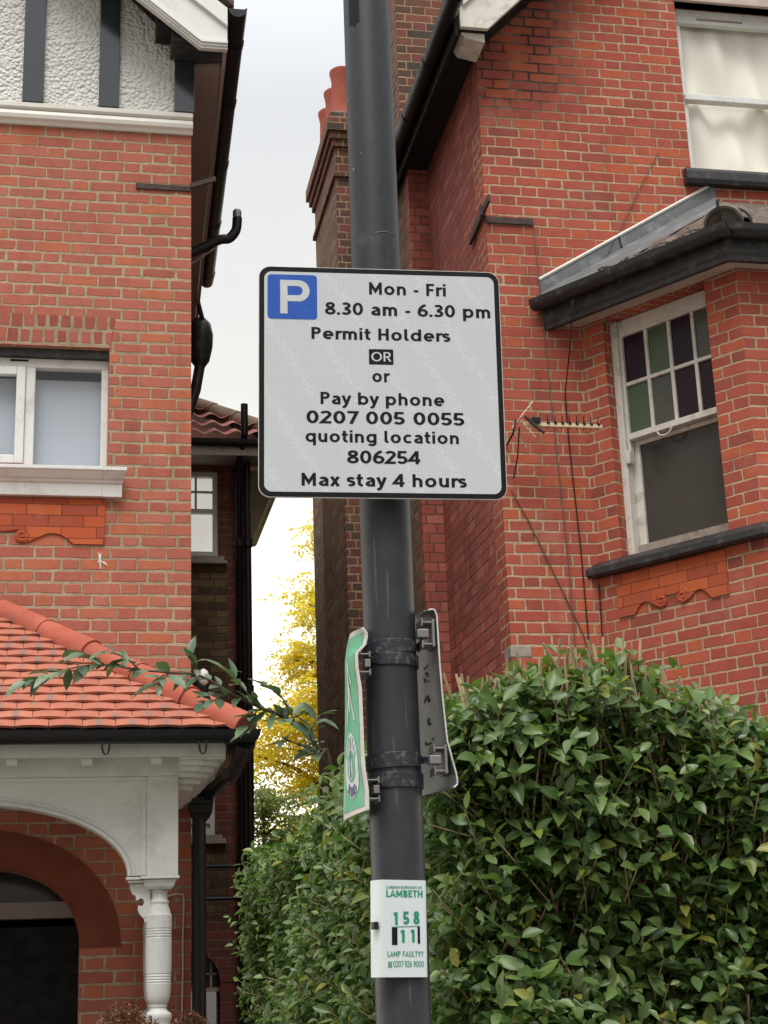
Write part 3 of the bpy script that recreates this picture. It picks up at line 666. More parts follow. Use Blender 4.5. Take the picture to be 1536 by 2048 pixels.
# swan neck vent pipe
vp = curve2([(.62, 10.5, 6.70), (.80, 10.5, 6.80), (.93, 10.5, 6.875), (1.0, 10.5, 6.89), (1.05, 10.5, 6.955), (1.062, 10.5, 7.03), (1.062, 10.5, 7.06)], 6)
ve = obj('vent_pipe', MB().tube(vp, .036, 14), 'black_plain', HL, smooth=50)
obj('vent_cap', MB().lathe([(7.055, .032), (7.11, .033), (7.125, .026), (7.13, .01)], (1.062, 10.5), 14), 'steel', ve, smooth=40)
obj('clip_wire', MB().tube([(.64, 10.44, 6.58), (.90, 10.44, 6.78)], .007, 6), 'steel', ve)
# iron strap across the corner
sp1 = MB().box(.285, .645, Y0 - .014, Y0 - .002, 6.632, 6.672); sp1.obox((.715, Y0 - .06, 6.675), (.16, -.10, .01), (.01, .012, 0), (0, 0, .035))
obj('iron_strap', sp1, 'rust', HL, bevel=.002)
mk = MB()
for a, b_, c, d in ((.085, 4.165, .10, 4.06), (.10, 4.16, .085, 4.10), (.10, 4.11, .14, 4.08)): mk.tube([(a, Y0 - .0015, b_), ((a + c) / 2 + .004, Y0 - .0015, (b_ + d) / 2), (c, Y0 - .0015, d)], [.002, .007, .003], 5)
obj('paint_splash', mk, 'cream', HL)
# wall light below the vent, white cable by the porch
# ------------------------------------------------------------------ porch (part of the left house)
YB = 8.30
arch = ell(PCX, .80, .37, 2.17, 40)
pb = MB().prism([[(.50, 2.17), (.50, 2.80), (-1.60, 2.80), (-1.60, 2.17)] + arch[::-1]], XZ, YB, YB + .11)
beam = obj('porch_beam', pb, 'white', HL, bevel=.003)
rails = MB(); rails.box(.345, .505, YB - .028, YB, 2.165, 2.672); rails.box(-1.605, -1.445, YB - .028, YB, 2.165, 2.672); rails.box(-1.605, .505, YB - .028, YB, 2.672, 2.80)
rails.box(.318, .345, YB - .012, YB, 2.17, 2.65); rails.box(-1.445, .345, YB - .012, YB, 2.65, 2.672)
obj('beam_rail', rails, 'white', beam, bevel=.004)
bead = MB()
bead.sweep([(0, 0), (0, 0)], [(0, 0, 0), (1, 0, 0)]) if False else None
for off, rr_ in ((.010, .010), (.034, .007)):
    bead.tube([(PCX + (.80 + off) * math.cos(t), YB - .002, 2.17 + (.37 + off) * math.sin(t)) for t in [math.pi * i / 48 for i in range(49)]], rr_, 8)
obj('arch_bead', bead, 'white', beam, smooth=60)
for a in (.40, -1.6): obj('side_beam', MB().box(a, a + .10, YB + .11, Y0, 2.52, 2.80), 'white', HL, bevel=.003)
ce = MB().box(-1.5, .40, YB + .11, Y0, 2.77, 2.795); obj('porch_ceiling', ce, 'cream', HL)
fa = MB().box(-1.9, .735, 8.07, 8.10, 2.745, 2.815).box(-1.9, .505, 8.10, YB, 2.775, 2.80)
obj('porch_fascia', fa, 'white', HL, bevel=.004)
for xx in (-.98, -.66, -.335, .035, .385): obj('bracket_block', MB().box(xx - .028, xx + .028, 8.112, 8.20, 2.712, 2.774), 'white', HL, bevel=.003)
co = MB()
for k, (xo, y0_, za, zb) in enumerate(((.235, 8.101, 2.735, 2.80), (.212, 8.15, 2.712, 2.735), (.185, 8.20, 2.688, 2.712), (.158, 8.26, 2.664, 2.688), (.128, 8.33, 2.640, 2.664), (.09, 8.41, 2.615, 2.640))):
    co.prism([[(.502, y0_ + .0), (.502 + xo * .55, y0_), (.502 + xo, y0_ + .05 if k else y0_), (.502 + xo, Y0), (.502, Y0)]], lambda a, b_, d: (a, b_, d), za, zb - .0005)
obj('porch_cornice', co, 'white', HL, bevel=.003)
# columns
cprof = [(1.20, .08), (1.40, .08), (1.42, .066), (1.45, .060), (1.466, .066), (1.482, .070), (1.495, .066), (1.502, .054), (1.515, .043), (1.522, .042), (1.528, .046), (1.536, .046), (1.540, .041), (1.547, .050), (1.565, .057), (1.59, .0615), (1.63, .064)]
for k in range(4): z = 1.640 + k * .0135; cprof += [(z, .0645), (z + .004, .0615), (z + .0055, .0615), (z + .009, .0648)]
cprof += [(1.75, .0665), (1.855, .067)]
for k in range(4): z = 1.862 + k * .0135; cprof += [(z, .067), (z + .004, .0638), (z + .0055, .0638), (z + .009, .067)]
cprof += [(1.94, .067), (1.974, .0672), (1.978, .064), (1.983, .0615), (2.0, .058), (2.02, .0505), (2.03, .0495), (2.036, .053), (2.043, .053), (2.05, .0455), (2.066, .0425), (2.084, .042), (2.089, .048), (2.096, .048), (2.10, .046)]
colm = obj('porch_column', MB().lathe(cprof, (.4125, 8.365), 40), 'white', HL, smooth=35)
cap = MB()
def cushion(cx, cy, z0, z1, r0, r1, n=8):
    for i in range(n):
        t0, t1 = i / n, (i + 1) / n
        ra = r0 + (r1 - r0) * math.sin(t0 * math.pi / 2); rb = r0 + (r1 - r0) * math.sin(t1 * math.pi / 2)
        za, zb = z0 + (z1 - z0) * (1 - math.cos(t0 * math.pi / 2)), z0 + (z1 - z0) * (1 - math.cos(t1 * math.pi / 2))
        cap.add([(cx + s * r, cy + t * r, z) for r, z in ((ra, za), (rb, zb)) for s, t in ((-1, -1), (1, -1), (1, 1), (-1, 1))], [(0, 1, 5, 4), (1, 2, 6, 5), (2, 3, 7, 6), (3, 0, 4, 7)])
cushion(.4125, 8.365, 2.10, 2.136, .048, .078)
cap.box(.33, .495, 8.285, 8.445, 2.136, 2.15); cap.box(.315, .512, 8.268, 8.46, 2.152, 2.166)
cap.box(.255, .33, 8.30, 8.41, 2.136, 2.148); cap.box(.243, .315, 8.288, 8.42, 2.15, 2.164)
obj('capital', cap, 'white', colm, bevel=.003)
fx = lambda u: .243 + (u - 415) / 5.886 * .00246
fz = lambda v: 2.157 - ((1700 + v / 5.886) - 1755) * .00243
hole = [(600 + 36 * math.cos(t), 606 - 44 * math.sin(t)) for t in [math.radians(215 - 360 + 0 - (-290) * i / 14) for i in range(15)]]
fb = [(715, 385), (465, 385), (470, 440), (485, 480), (500, 510), (538, 530), (542, 580)] + [(600 + 38 * math.cos(t), 606 - 46 * math.sin(t)) for t in [math.radians(150 - 290 * i / 14) for i in range(15)]] + [(566, 665), (562, 690), (580, 740), (605, 770), (622, 792), (640, 810), (648, 855), (668, 855), (690, 790), (715, 760)]
obj('fretwork_bracket', MB().prism([[(fx(a), fz(b)) for a, b in fb]], XZ, 8.335, 8.372), 'white', HL, bevel=.002)
colb = obj('porch_column', MB().lathe(cprof, (.438, 9.28), 32), 'white', HL, smooth=35)
colc = obj('porch_column', MB().lathe(cprof, (-1.5125, 8.365), 32), 'white', HL, smooth=35)
cap = MB(); cushion(-1.5125, 8.365, 2.10, 2.136, .048, .078); cap.box(-1.60, -1.42, 8.268, 8.46, 2.136, 2.166); obj('capital', cap, 'white', colc, bevel=.003)
for a in (.25, -1.72): obj('dwarf_wall', MB().box(a, a + .35, 8.22, Y0, 0, 1.22), 'brick_left', HL)
# roof of the porch: every plain tile modelled, cut along the hip
HX, HY, HZ = .815, 7.975, 2.872
AX, AY, AZ = -.56, Y0, 3.83
tl = MB(); trnd = []; tuv = []
sl_y, sl_z = AY - HY, AZ - HZ; slen = math.hypot(sl_y, sl_z); uy, uz = sl_y / slen, sl_z / slen; ny, nz_ = -uz, uy
gauge, tw = .0985, .165
nrow = int(slen / gauge) + 1
for r_ in range(nrow):
    s0 = r_ * gauge - .015
    for k in range(-9, 16):
        x0 = -1.2 + (k + (.5 if r_ % 2 else 0)) * tw - .11; x1 = x0 + tw - .003
        if x0 > HX: continue
        L_ = gauge * 1.75; jz = random.uniform(-.0015, .0025); q = []
        nx = 4
        for top in (0, 1):
            for e_ in (0, 1):
                for i in range(nx + 1):
                    t = i / nx; s_ = s0 + e_ * L_ ; cam_ = .006 * (1 - (2 * t - 1) ** 2) * (1 - e_ * .3)
                    hh = .024 * (1 - e_) + .002 * e_ + cam_ + jz + (.0 if top else -.013)
                    q.append((x0 + (x1 - x0) * t, HY + uy * s_ + ny * hh, HZ + uz * s_ + nz_ * hh))
        f_ = []; a = nx + 1
        for i in range(nx):
            f_ += [(2 * a + i, 2 * a + i + 1, 3 * a + i + 1, 3 * a + i), (i, 2 * a + i, 2 * a + i + 1, i + 1)[::-1]]
        f_ += [(0, a, 3 * a, 2 * a), (nx, 2 * a + nx, 3 * a + nx, a + nx)]
        tl.add(q, f_); rv = random.random()
        trnd += [rv] * len(f_); tuv += [[(i % a) / nx for i in ff] for ff in f_]
og = ORG[HL.name]
me = bpy.data.meshes.new('porch_roof'); me.from_pydata([(p[0] - og.x, p[1] - og.y, p[2] - og.z) for p in tl.v], [], tl.f)
at = me.attributes.new('rnd', 'FLOAT', 'FACE'); at.data.foreach_set('value', trnd)
uvl = me.uv_layers.new(name='UVMap'); uvl.data.foreach_set('uv', [c for ff in tuv for u_ in ff for c in (u_, .5)])
b = bmesh.new(); b.from_mesh(me)
bmesh.ops.bisect_plane(b, geom=b.verts[:] + b.edges[:] + b.faces[:], plane_co=Vector((HX - .02, HY, HZ)) - og, plane_no=Vector((sl_y, HX - AX, 0)).normalized(), clear_outer=True)
bmesh.ops.bisect_plane(b, geom=b.verts[:] + b.edges[:] + b.faces[:], plane_co=Vector((0, AY - .002, 0)) - og, plane_no=Vector((0, 1, 0)), clear_outer=True)
bmesh.ops.recalc_face_normals(b, faces=b.faces); b.to_mesh(me); b.free(); me.materials.append(MT['tile'])
prf = bpy.data.objects.new('porch_roof', me); COL.objects.link(prf); prf.parent = HL; ORG[prf.name] = og
rd = MB(); e0 = -.012
rd.add([(HX, HY, HZ + e0), (AX, AY, AZ + e0), (-2.0, AY, AZ + e0), (-2.0, HY, HZ + e0), (HX, AY, HZ + e0)], [(0, 1, 2, 3), (0, 4, 1)])
obj('roof_boarding', rd, 'roof_dark', HL)
rd2 = MB().add([(HX + .01, HY + .03, HZ + .012), (HX + .01, AY - .002, HZ + .012), (AX + .03, AY - .002, AZ + .02)], [(0, 1, 2)]); obj('side_slope', rd2, 'hip', HL)
# half-round hip tiles
H0 = Vector((HX, HY, HZ + .035)); H1 = Vector((AX, AY, AZ + .035)); hdir = (H1 - H0).normalized(); hl = (H1 - H0).length
hs = hdir.cross(zz).normalized(); hu = hs.cross(hdir).normalized()
cols_h = ['hip', 'hip', 'hip', 'hip', 'hip']
nt_ = 5; tlen = .40
for k in range(nt_):
    a0, a1 = k * tlen - .01, min((k + 1) * tlen + .015, hl)
    if k == 0: a0 = -.03
    r0 = .078 + .003 * (k % 2); mbx = MB(); nn = 14; vs = []
    for s_, rad in ((a0, r0 + .006), (a1, r0 - .004)):
        for q_ in (rad, rad - .014):
            for i in range(nn + 1):
                th = math.pi * (-.06 + 1.12 * i / nn); vs.append(H0 + hdir * s_ + hs * (q_ * math.cos(th)) + hu * (q_ * math.sin(th) - .03))
    n1 = nn + 1; f_ = []
    for i in range(nn): f_ += [(i, i + 1, 2 * n1 + i + 1, 2 * n1 + i), (n1 + i, 3 * n1 + i, 3 * n1 + i + 1, n1 + i + 1), (i, n1 + i, n1 + i + 1, i + 1), (2 * n1 + i, 2 * n1 + i + 1, 3 * n1 + i + 1, 3 * n1 + i)]
    mbx.add(vs, f_); obj('hip_tile', mbx, 'hip', prf, smooth=40)
he = MB(); vs = [H0 - hdir * .022 + hs * (.074 * math.cos(t)) + hu * (.074 * math.sin(t) - .03) for t in [2 * math.pi * i / 24 for i in range(24)]]
he.add(vs, [tuple(range(24))]); obj('hip_end', he, 'hip_end', prf)
# stepped lead flashing above the side slope
fl = MB()
for k, (xa, za) in enumerate(((-.33, 3.62), (-.17, 3.545), (-.01, 3.47), (.15, 3.36))):
    fl.prism([[(xa - .14, za - .16), (xa + .05, za - .16), (xa + .0, za - .02), (xa - .03, za + .055), (xa - .14, za + .055)]], XZ, Y0 - .006, Y0)
obj('lead_flashing', fl, 'lead', HL)
# porch gutter, brackets, swan neck, hopper and downpipe
pg = MB().sweep(gutter_prof(.052), [(-2.0, 7.965, 2.845), (.845, 7.965, 2.845), (.845, 8.6, 2.845)], caps=False)
pgu = obj('porch_gutter', pg, 'black_plain', HL, smooth=40)
for xx in (.72,): obj('gutter_joint', MB().sweep(gutter_prof(.058), [(xx, 7.965, 2.845), (xx + .045, 7.965, 2.845)], caps=False), 'black_plain', pgu, smooth=40)
for xx in (-.62, .125, .605):
    kb = MB().tube([(xx - .017, 7.93, 2.80), (xx - .017, 7.925, 2.765), (xx - .011, 7.925, 2.745), (xx, 7.925, 2.738), (xx + .011, 7.925, 2.745), (xx + .017, 7.925, 2.765), (xx + .017, 7.93, 2.80)], .0065, 6); obj('gutter_hook', kb, 'black_plain', pgu, smooth=50)
dp = MB(); dp.tube(curve2([(.825, 8.05, 2.80), (.815, 8.12, 2.745), (.795, 8.35, 2.69), (.79, 8.62, 2.715), (.78, 8.9, 2.72), (.755, 9.12, 2.70), (.72, 9.26, 2.675), (.70, 9.27, 2.63)], 6), .038, 12)
dp.tube([(.83, 7.99, 2.80), (.815, 8.10, 2.75)], .05, 12)
dpo = obj('downpipe', dp, 'black_plain', HL, smooth=50)
hb = MB(); 
for za, zb, ra, rb in ((2.535, 2.575, .034, .062), (2.575, 2.63, .062, .071), (2.63, 2.675, .071, .075)):
    hb.add([(.695 + s * r * .98, 9.27 + t * r * .9, z) for r, z in ((ra, za), (rb, zb)) for s, t in ((-1, -1), (1, -1), (1, 1), (-1, 1))], [(0, 1, 5, 4), (1, 2, 6, 5), (2, 3, 7, 6), (3, 0, 4, 7), (0, 3, 2, 1), (4, 5, 6, 7)])
obj('hopper_head', hb, 'black_plain', dpo, bevel=.006)
obj('lower_pipe', MB().tube([(.685, 9.27, 2.56), (.685, 9.27, 0)], .040, 14), 'black_plain', dpo, smooth=50)

# ------------------------------------------------------------------ rear wing of the left house
YW = 14.5
ww = MB(); ww.prism([[(-2.5, -.2), (1.575, -.2), (1.575, 6.62), (-2.5, 6.62)], [(.30, 5.55), (1.262, 5.55), (1.262, 6.42), (.30, 6.42)], [(.40, 2.94), (1.225, 2.94), (1.225, 3.66), (.40, 3.66)], [(.75, 1.0), (1.255, 1.0)] + [(1.0 + .255 * math.cos(t), 1.66 + .27 * math.sin(t)) for t in [math.pi * i / 14 for i in range(15)]] + [(.745, 1.0)]], XZ, YW, YW + .22)
ww.box(1.335, 1.575, YW + .22, 19.5, -.2, 6.62); obj('rear_wing_wall', ww, 'brick_dark', HL)
wb = MB().box(-.5, 1.34, YW - .004, YW, 3.7, 5.46).box(-.5, 1.34, YW - .004, YW, 1.98 + .28, 2.88); obj('brown_brick_panel', wb, 'brick_wing_brown', HL)
wa = MB(); wa.prism([[(1.0 + .255 * math.cos(t), 1.66 + .27 * math.sin(t)) for t in [math.pi * i / 16 for i in range(17)]] + [(1.0 + .40 * math.cos(t), 1.66 + .44 * math.sin(t)) for t in [math.pi * (16 - i) / 16 for i in range(17)]]], XZ, YW - .008, YW + .1)
obj('window_arch', wa, 'brick_dark', HL)
def sash_win(x0, x1, z0, z1, y, mat, parent, meet=None, bars=(), hb=None, pane='glass', back=None, name='window', fw_=.05):
    f_ = MB(); f_.box(x0, x0 + fw_, y, y + .08, z0, z1); f_.box(x1 - fw_, x1, y, y + .08, z0, z1); f_.box(x0 + fw_, x1 - fw_, y, y + .08, z1 - fw_, z1); f_.box(x0 + fw_, x1 - fw_, y, y + .08, z0, z0 + fw_ * 1.4)
    o_ = obj(name, f_, mat, parent, bevel=.004)
    s_ = MB(); mt = meet or (z0 + z1) / 2; s_.box(x0 + fw_, x1 - fw_, y - .012, y + .045, mt - .022, mt + .022)
    for bx in bars: s_.box(bx - .011, bx + .011, y + .01, y + .04, mt + .022, z1 - fw_)
    if hb: s_.box(x0 + fw_, x1 - fw_, y + .012, y + .038, hb - .011, hb + .011)
    obj('sash', s_, mat, o_, bevel=.003)
    obj('pane', MB().box(x0 + fw_, x1 - fw_, y + .05, y + .054, z0 + fw_, z1 - fw_), pane, o_)
    if back: obj('curtain', MB().box(x0 + .01, x1 - .01, y + .062, y + .066, z0, z1), back, o_)
    return o_
lit = simple('pale_room', (.90, .92, .90), .8); lit.node_tree.nodes['Principled BSDF'].inputs['Emission Color'].default_value = (1, .98, .9, 1); lit.node_tree.nodes['Principled BSDF'].inputs['Emission Strength'].default_value = .22; MT['pale_room'] = lit
sash_win(.30, 1.262, 5.55, 6.42, YW + .06, 'wing_white', HL, 6.02, (.45, .65, .85, 1.05), 6.22, back='pale_room')
obj('window_sill', MB().box(.22, 1.336, YW - .07, YW + .06, 5.47, 5.50).box(.22, 1.31, YW - .05, YW + .06, 5.50, 5.549), 'stone_sill', HL, bevel=.004)
MT['amber'] = simple('amber_blind', (.34, .23, .07), .7)
sash_win(.40, 1.225, 2.94, 3.66, YW + .06, 'wing_white', HL, 3.07, (), None, back='amber')
obj('window_sill', MB().box(.32, 1.31, YW - .07, YW + .06, 2.86, 2.90).box(.32, 1.28, YW - .05, YW + .06, 2.90, 2.939), 'stone_sill', HL, bevel=.004)
sw = MB().box(.90, 1.27, YW - .02, YW + .0, 3.95, 4.0).box(1.225, 1.27, YW - .02, YW, 4.0, 4.22).box(.9, 1.225, YW - .02, YW, 4.185, 4.22); swo = obj('window', sw, 'stone_sill', HL, bevel=.003)
obj('pane', MB().box(.9, 1.225, YW - .012, YW - .005, 4.0, 4.185), 'old_white', swo)
obj('window_arch', MB().prism([[(.9, 4.22), (1.30, 4.22), (1.28, 4.32), (1.16, 4.38), (.9, 4.40)]], XZ, YW - .012, YW), 'brick_dark', HL)
aw = MB().box(.745, 1.255, YW + .06, YW + .12, 1.585, 1.62).box(.745, 1.255, YW + .06, YW + .12, 1.73, 1.745).box(1.17, 1.19, YW + .06, YW + .12, 1.62, 1.9); awo = obj('window', aw, 'brown_board', HL)
obj('pane', MB().box(.745, 1.255, YW + .10, YW + .105, 1.0, 1.95), 'glass_dim', awo)
obj('side_door', MB().box(.745, 1.225, YW + .03, YW + .07, .2, 1.583), 'wing_white', HL, bevel=.005)
for z, a in ((2.657, 1.07), (2.375, 1.10)): obj('waste_pipe', MB().tube([(a, YW - .10, z), (1.45, YW - .10, z)], .016, 8), 'black_plain', HL, smooth=50)
def soil(x, r, ztop, y=14.32, off=0):
    m_ = MB().tube([(x, y, -.1), (x, y, ztop - .55)] + ([(x + off * .4, y - .12, ztop - .42), (x + off, y - .30, ztop - .3)] if off else []) + [(x + off, y - (.30 if off else 0), ztop)], r, 12)
    o_ = obj('soil_pipe', m_, 'black_plain', HL, smooth=50)
    for z in (2.66, 4.2, 5.6): obj('pipe_collar', MB().lathe([(z, r + .004), (z + .005, r + .014), (z + .075, r + .014), (z + .08, r + .004)], (x, y), 12), 'black_plain', o_, smooth=40)
soil(1.440, .034, 6.93, off=.03); soil(1.522, .030, 6.45)
# hipped pantile roof of the wing
EX, EY, EZ = 1.90, 14.13, 6.60
rp = MB()
for r_ in range(7):
    def fn(u, v, r_=r_):
        x = -1.0 + u * 2.9; s_ = (r_ + v * 1.02) * .27; hgt = .020 * (1 + math.cos((x * 2 * math.pi) / .20)) + .06 * (1 - v)
        return (x, EY + s_ * .80 - hgt * .55, EZ + s_ * .60 + hgt * .8)
    rp.grid(fn, 140, 2)
me = bpy.data.meshes.new('wing_roof'); me.from_pydata([(p[0] - og.x, p[1] - og.y, p[2] - og.z) for p in rp.v], [], rp.f)
b = bmesh.new(); b.from_mesh(me)
bmesh.ops.bisect_plane(b, geom=b.verts[:] + b.edges[:] + b.faces[:], plane_co=Vector((EX - .03, EY, EZ)) - og, plane_no=Vector((1, 1, 0)).normalized(), clear_outer=True)
b.to_mesh(me); b.free(); me.materials.append(MT['pantile'])
wr = bpy.data.objects.new('wing_roof', me); COL.objects.link(wr); wr.parent = HL; ORG[wr.name] = og
rp2 = MB().add([(EX, EY, EZ), (EX, 19.5, EZ), (EX - 1.45, 19.5, EZ + 1.09), (EX - 1.45, EY + 1.45, EZ + 1.09)], [(0, 1, 2, 3)]); obj('side_slope', rp2, 'pantile', HL)
for k in range(5):
    a, b_ = k * .34, (k + 1) * .34 + .02; h0 = Vector((EX - .02, EY + .02, EZ + .05)); dd = Vector((-1, 1, .75)).normalized()
    obj('ridge_tile', MB().tube([h0 + dd * a, h0 + dd * b_], [.095, .085], 12), 'roof_brown', wr, smooth=50)
wg = MB().sweep(gutter_prof(.052), [(-1.0, 14.09, 6.575), (1.93, 14.09, 6.575), (1.93, 17.6, 6.575)], caps=False); obj('wing_gutter', wg, 'black_plain', HL, smooth=40)
wf = MB().box(-1.0, 1.86, 14.14, 14.16, 6.46, 6.56); obj('wing_fascia', wf, 'white', HL)
obj('wing_fascia', MB().box(1.84, 1.86, 14.16, 17.6, 6.40, 6.56), 'black_plain', HL)
obj('wing_soffit', MB().box(-1.0, 1.84, 14.16, YW, 6.47, 6.49).box(1.577, 1.838, YW, 17.6, 6.40, 6.43), 'brown_board', HL)

# ------------------------------------------------------------------ right house
HR = tag(empty('brick_house', (4.8, Y0, 0)), 'bright red brick house with angled bay window, black eaves and brown chimney stacks', 'house')
XR = 2.64
GA = 4.95; GS = 1.05
gz = lambda x: 7.86 + GS * (min(x, 2 * GA - x) - XR)
W2 = (4.165, 5.05, 7.03, 8.42)
wr_ = MB()
wr_.prism([[(XR, -.2), (7.26, -.2), (7.26, 7.86), (GA, gz(GA)), (XR, 7.86)], [(W2[0], W2[2]), (W2[0], W2[3]), (W2[1], W2[3]), (W2[1], W2[2])]], XZ, Y0, Y0 + .24)
obj('front_wall', wr_, 'brick_right', HR, bevel=.004)
obj('side_wall', MB().box(XR + .001, XR + .24, Y0 + .24, 11.0, -.2, 7.95), 'brick_side', HR)
obj('side_return', MB().box(2.48, 3.0, 11.0, 11.11, -.2, 7.95), 'brick_side', HR, bevel=.004)
obj('side_flank', MB().box(2.481, 3.0, 11.11, 16.5, -.2, 7.95).box(7.0, 7.26, Y0 + .24, 16.5, -.2, 7.9), 'brick_stock', HR)
obj('rear_wall', MB().box(3.0, 7.0, 16.2, 16.4, -.2, 7.9), 'brick_stock', HR)
# upstairs sash window with cream curtain
x0, x1, z0, z1 = W2; yf = Y0 + .09
f_ = MB(); f_.box(x0, x0 + .045, yf, yf + .08, z0, z1); f_.box(x1 - .045, x1, yf, yf + .08, z0, z1); f_.box(x0 + .045, x1 - .045, yf, yf + .08, z1 - .05, z1)
f_.box(x0 + .045, x1 - .045, yf + .0, yf + .08, z0, z0 + .03)
uw = obj('window', f_, 'white', HR, bevel=.006)
s_ = MB(); s_.box(x0 + .045, x1 - .045, yf + .0, yf + .05, z1 - .115, z1 - .05); s_.box(x0 + .045, x1 - .045, yf - .012, yf + .05, 7.655, 7.705)
s_.box(x0 + .045, x0 + .075, yf + .02, yf + .05, z0 + .03, z1 - .115); s_.box(x1 - .075, x1 - .045, yf + .02, yf + .05, z0 + .03, z1 - .115)
obj('sash', s_, 'white', uw, bevel=.005)
obj('vent_slot', MB().box(x0 + .20, x0 + .56, yf - .004, yf, z1 - .085, z1 - .07), 'brown_board', uw)
for xx in (x0 + .14, x0 + .52): obj('sash_catch', MB().box(xx, xx + .07, yf + .015, yf + .05, 7.705, 7.727), 'white', uw, bevel=.004)
obj('pane', MB().box(x0 + .045, x1 - .045, yf + .055, yf + .059, z0 + .03, z1 - .05), 'glass', uw)
def cur(u, v):
    x = x0 + .046 + u * (x1 - x0 - .092); z = z0 + .0 + v * (z1 - z0 - .02)
    y = yf + .11 + .016 * math.sin(u * 21 + 3 * v) + .012 * math.sin(u * 9 - v * 7 + 1) + .02 * math.sin((u * 1.4 + v * 2.2) * 5)
    return (x, y, z)
obj('curtain', MB().grid(cur, 60, 40), 'curtain', uw, smooth=80, recalc=False)
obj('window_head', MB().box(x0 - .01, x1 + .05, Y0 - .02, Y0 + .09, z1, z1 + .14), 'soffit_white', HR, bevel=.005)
ps = [(0, 0), (.06, 0), (.075, .03), (.075, .09), (.06, .118), (.04, .124), (0, .127)]
obj('window_sill', MB().sweep(ps, [(4.10, Y0, 6.902), (5.2, Y0, 6.902)]), 'black_paint', HR, bevel=.003)

# gable bargeboard, eaves box, gutter
bp = [(2.455, 7.845), (2.65, 7.845), (GA, 7.845 + GS * (GA - 2.65)), (GA, 8.10 + GS * (GA - 2.475)), (2.475, 8.075), (2.455, 8.04)]
bgo = obj('bargeboard', MB().prism([bp], XZ, 9.04, 9.075), 'old_white', HR, bevel=.004)
obj('barge_moulding', MB().prism([[(2.475, 8.075), (GA, 8.10 + GS * (GA - 2.475)), (GA, 8.02 + GS * (GA - 2.475)), (2.475, 8.00)]], XZ, 9.015, 9.041), 'old_white', bgo, bevel=.003)
obj('bargeboard', MB().prism([[(2 * GA - a, b) for a, b in bp]], XZ, 9.04, 9.075), 'old_white', HR)
kn = MB().prism([[(2.50, 7.80), (2.638, 7.772), (2.638, 7.842), (2.47, 7.842)]], XZ, 9.10, 9.345); obj('eaves_block', kn, 'old_white', HR, bevel=.004)
rfm = MB()
for sg in (1, -1):
    xa = GA - sg * 2.56; q = [(GA, gz(GA) + .39), (xa, gz(GA) + .39 - GS * 2.56), (xa, gz(GA) + .45 - GS * 2.56), (GA, gz(GA) + .47)]
    rfm.prism([q], XZ, 9.0, 16.5)
obj('roof', rfm, 'roof_dark', HR)
obj('soffit', MB().box(2.44, 2.655, 9.36, 16.0, 7.835, 7.86), 'black_matt', HR)
obj('fascia', MB().box(2.425, 2.445, 9.08, 16.0, 7.80, 7.98), 'black_matt', HR)
gr = obj('gutter', MB().sweep(gutter_prof(.058), [(2.37, 16.0, 7.925), (2.37, 8.80, 7.925)], caps=False), 'black_plain', HR, smooth=40)
for y in (9.6, 10.35, 11.1, 12.2): obj('gutter_joint', MB().sweep(gutter_prof(.063), [(2.37, y + .06, 7.925), (2.37, y, 7.925)], caps=False), 'black_plain', gr, smooth=40)

# side chimney stack rising from the flank
cs = MB(); cs.box(2.155, 2.9, 12.5, 12.62, -.2, 8.56); cst = obj('chimney_stack', cs, 'brick_chimney', HR, bevel=.004)
obj('stack_flank', MB().box(2.156, 2.9, 12.62, 13.75, -.2, 8.56), 'brick_stock', cst)
cc = MB(); cc.box(2.13, 2.93, 12.475, 13.78, 8.56, 8.61)
cc.box(2.153, 2.9, 12.498, 13.75, 8.61, 8.86); cc.box(2.128, 2.93, 12.47, 13.78, 8.86, 8.93); cc.box(2.103, 2.95, 12.445, 13.80, 8.93, 9.00); cc.box(2.078, 2.98, 12.42, 13.83, 9.00, 9.12); cc.box(2.11, 2.95, 12.45, 13.79, 9.12, 9.20)
obj('stack_crown', cc, 'brick_chimney', cst, bevel=.006)
obj('cement_flaunching', MB().box(2.13, 2.92, 12.48, 13.76, 9.20, 9.235), 'cement', cst, bevel=.015)
for y in (12.62, 12.98, 13.34):
    pr = [(9.22, .112), (9.26, .106), (9.62, .098), (9.635, .103), (9.66, .105), (9.685, .113), (9.715, .115), (9.73, .10), (9.6, .085)]
    obj('chimney_pot', MB().lathe(pr, (2.26, y), 24), 'clay_pot', cst, smooth=35)
for y in (12.62, 12.98, 13.34):
    obj('chimney_pot', MB().lathe(pr, (2.66, y), 24), 'clay_pot', cst, smooth=35)
# taller stack further up the roof
c2 = MB().box(2.445, 3.25, 11.03, 11.45, 8.0, 11.6); c2o = obj('chimney_stack', c2, 'brick_chimney', HR, bevel=.004)
c2.v and None
obj('stack_crown', MB().box(2.40, 3.30, 10.98, 11.5, 11.6, 11.8), 'brick_chimney', c2o, bevel=.006)

# pale stone block let into the corner
obj('stone_block', MB().box(2.635, 2.772, 9.345, 9.50, 3.525, 3.600), 'stone_sill', HR, bevel=.006)
# iron restraint straps on the corner
ir = MB(); ir.box(2.64, 2.97, Y0 - .016, Y0 - .003, 6.525, 6.575); obj('iron_strap', ir, 'rust', HR, bevel=.003)
ir = MB(); ir.obox((2.622, 9.45, 6.60), (.018, 0, 0), (0, .56, -.05), (0, 0, .055)); ir.obox((2.615, 9.34, 6.61), (.03, 0, 0), (0, .04, 0), (0, 0, .075)); obj('iron_strap', ir, 'rust', HR, bevel=.003)

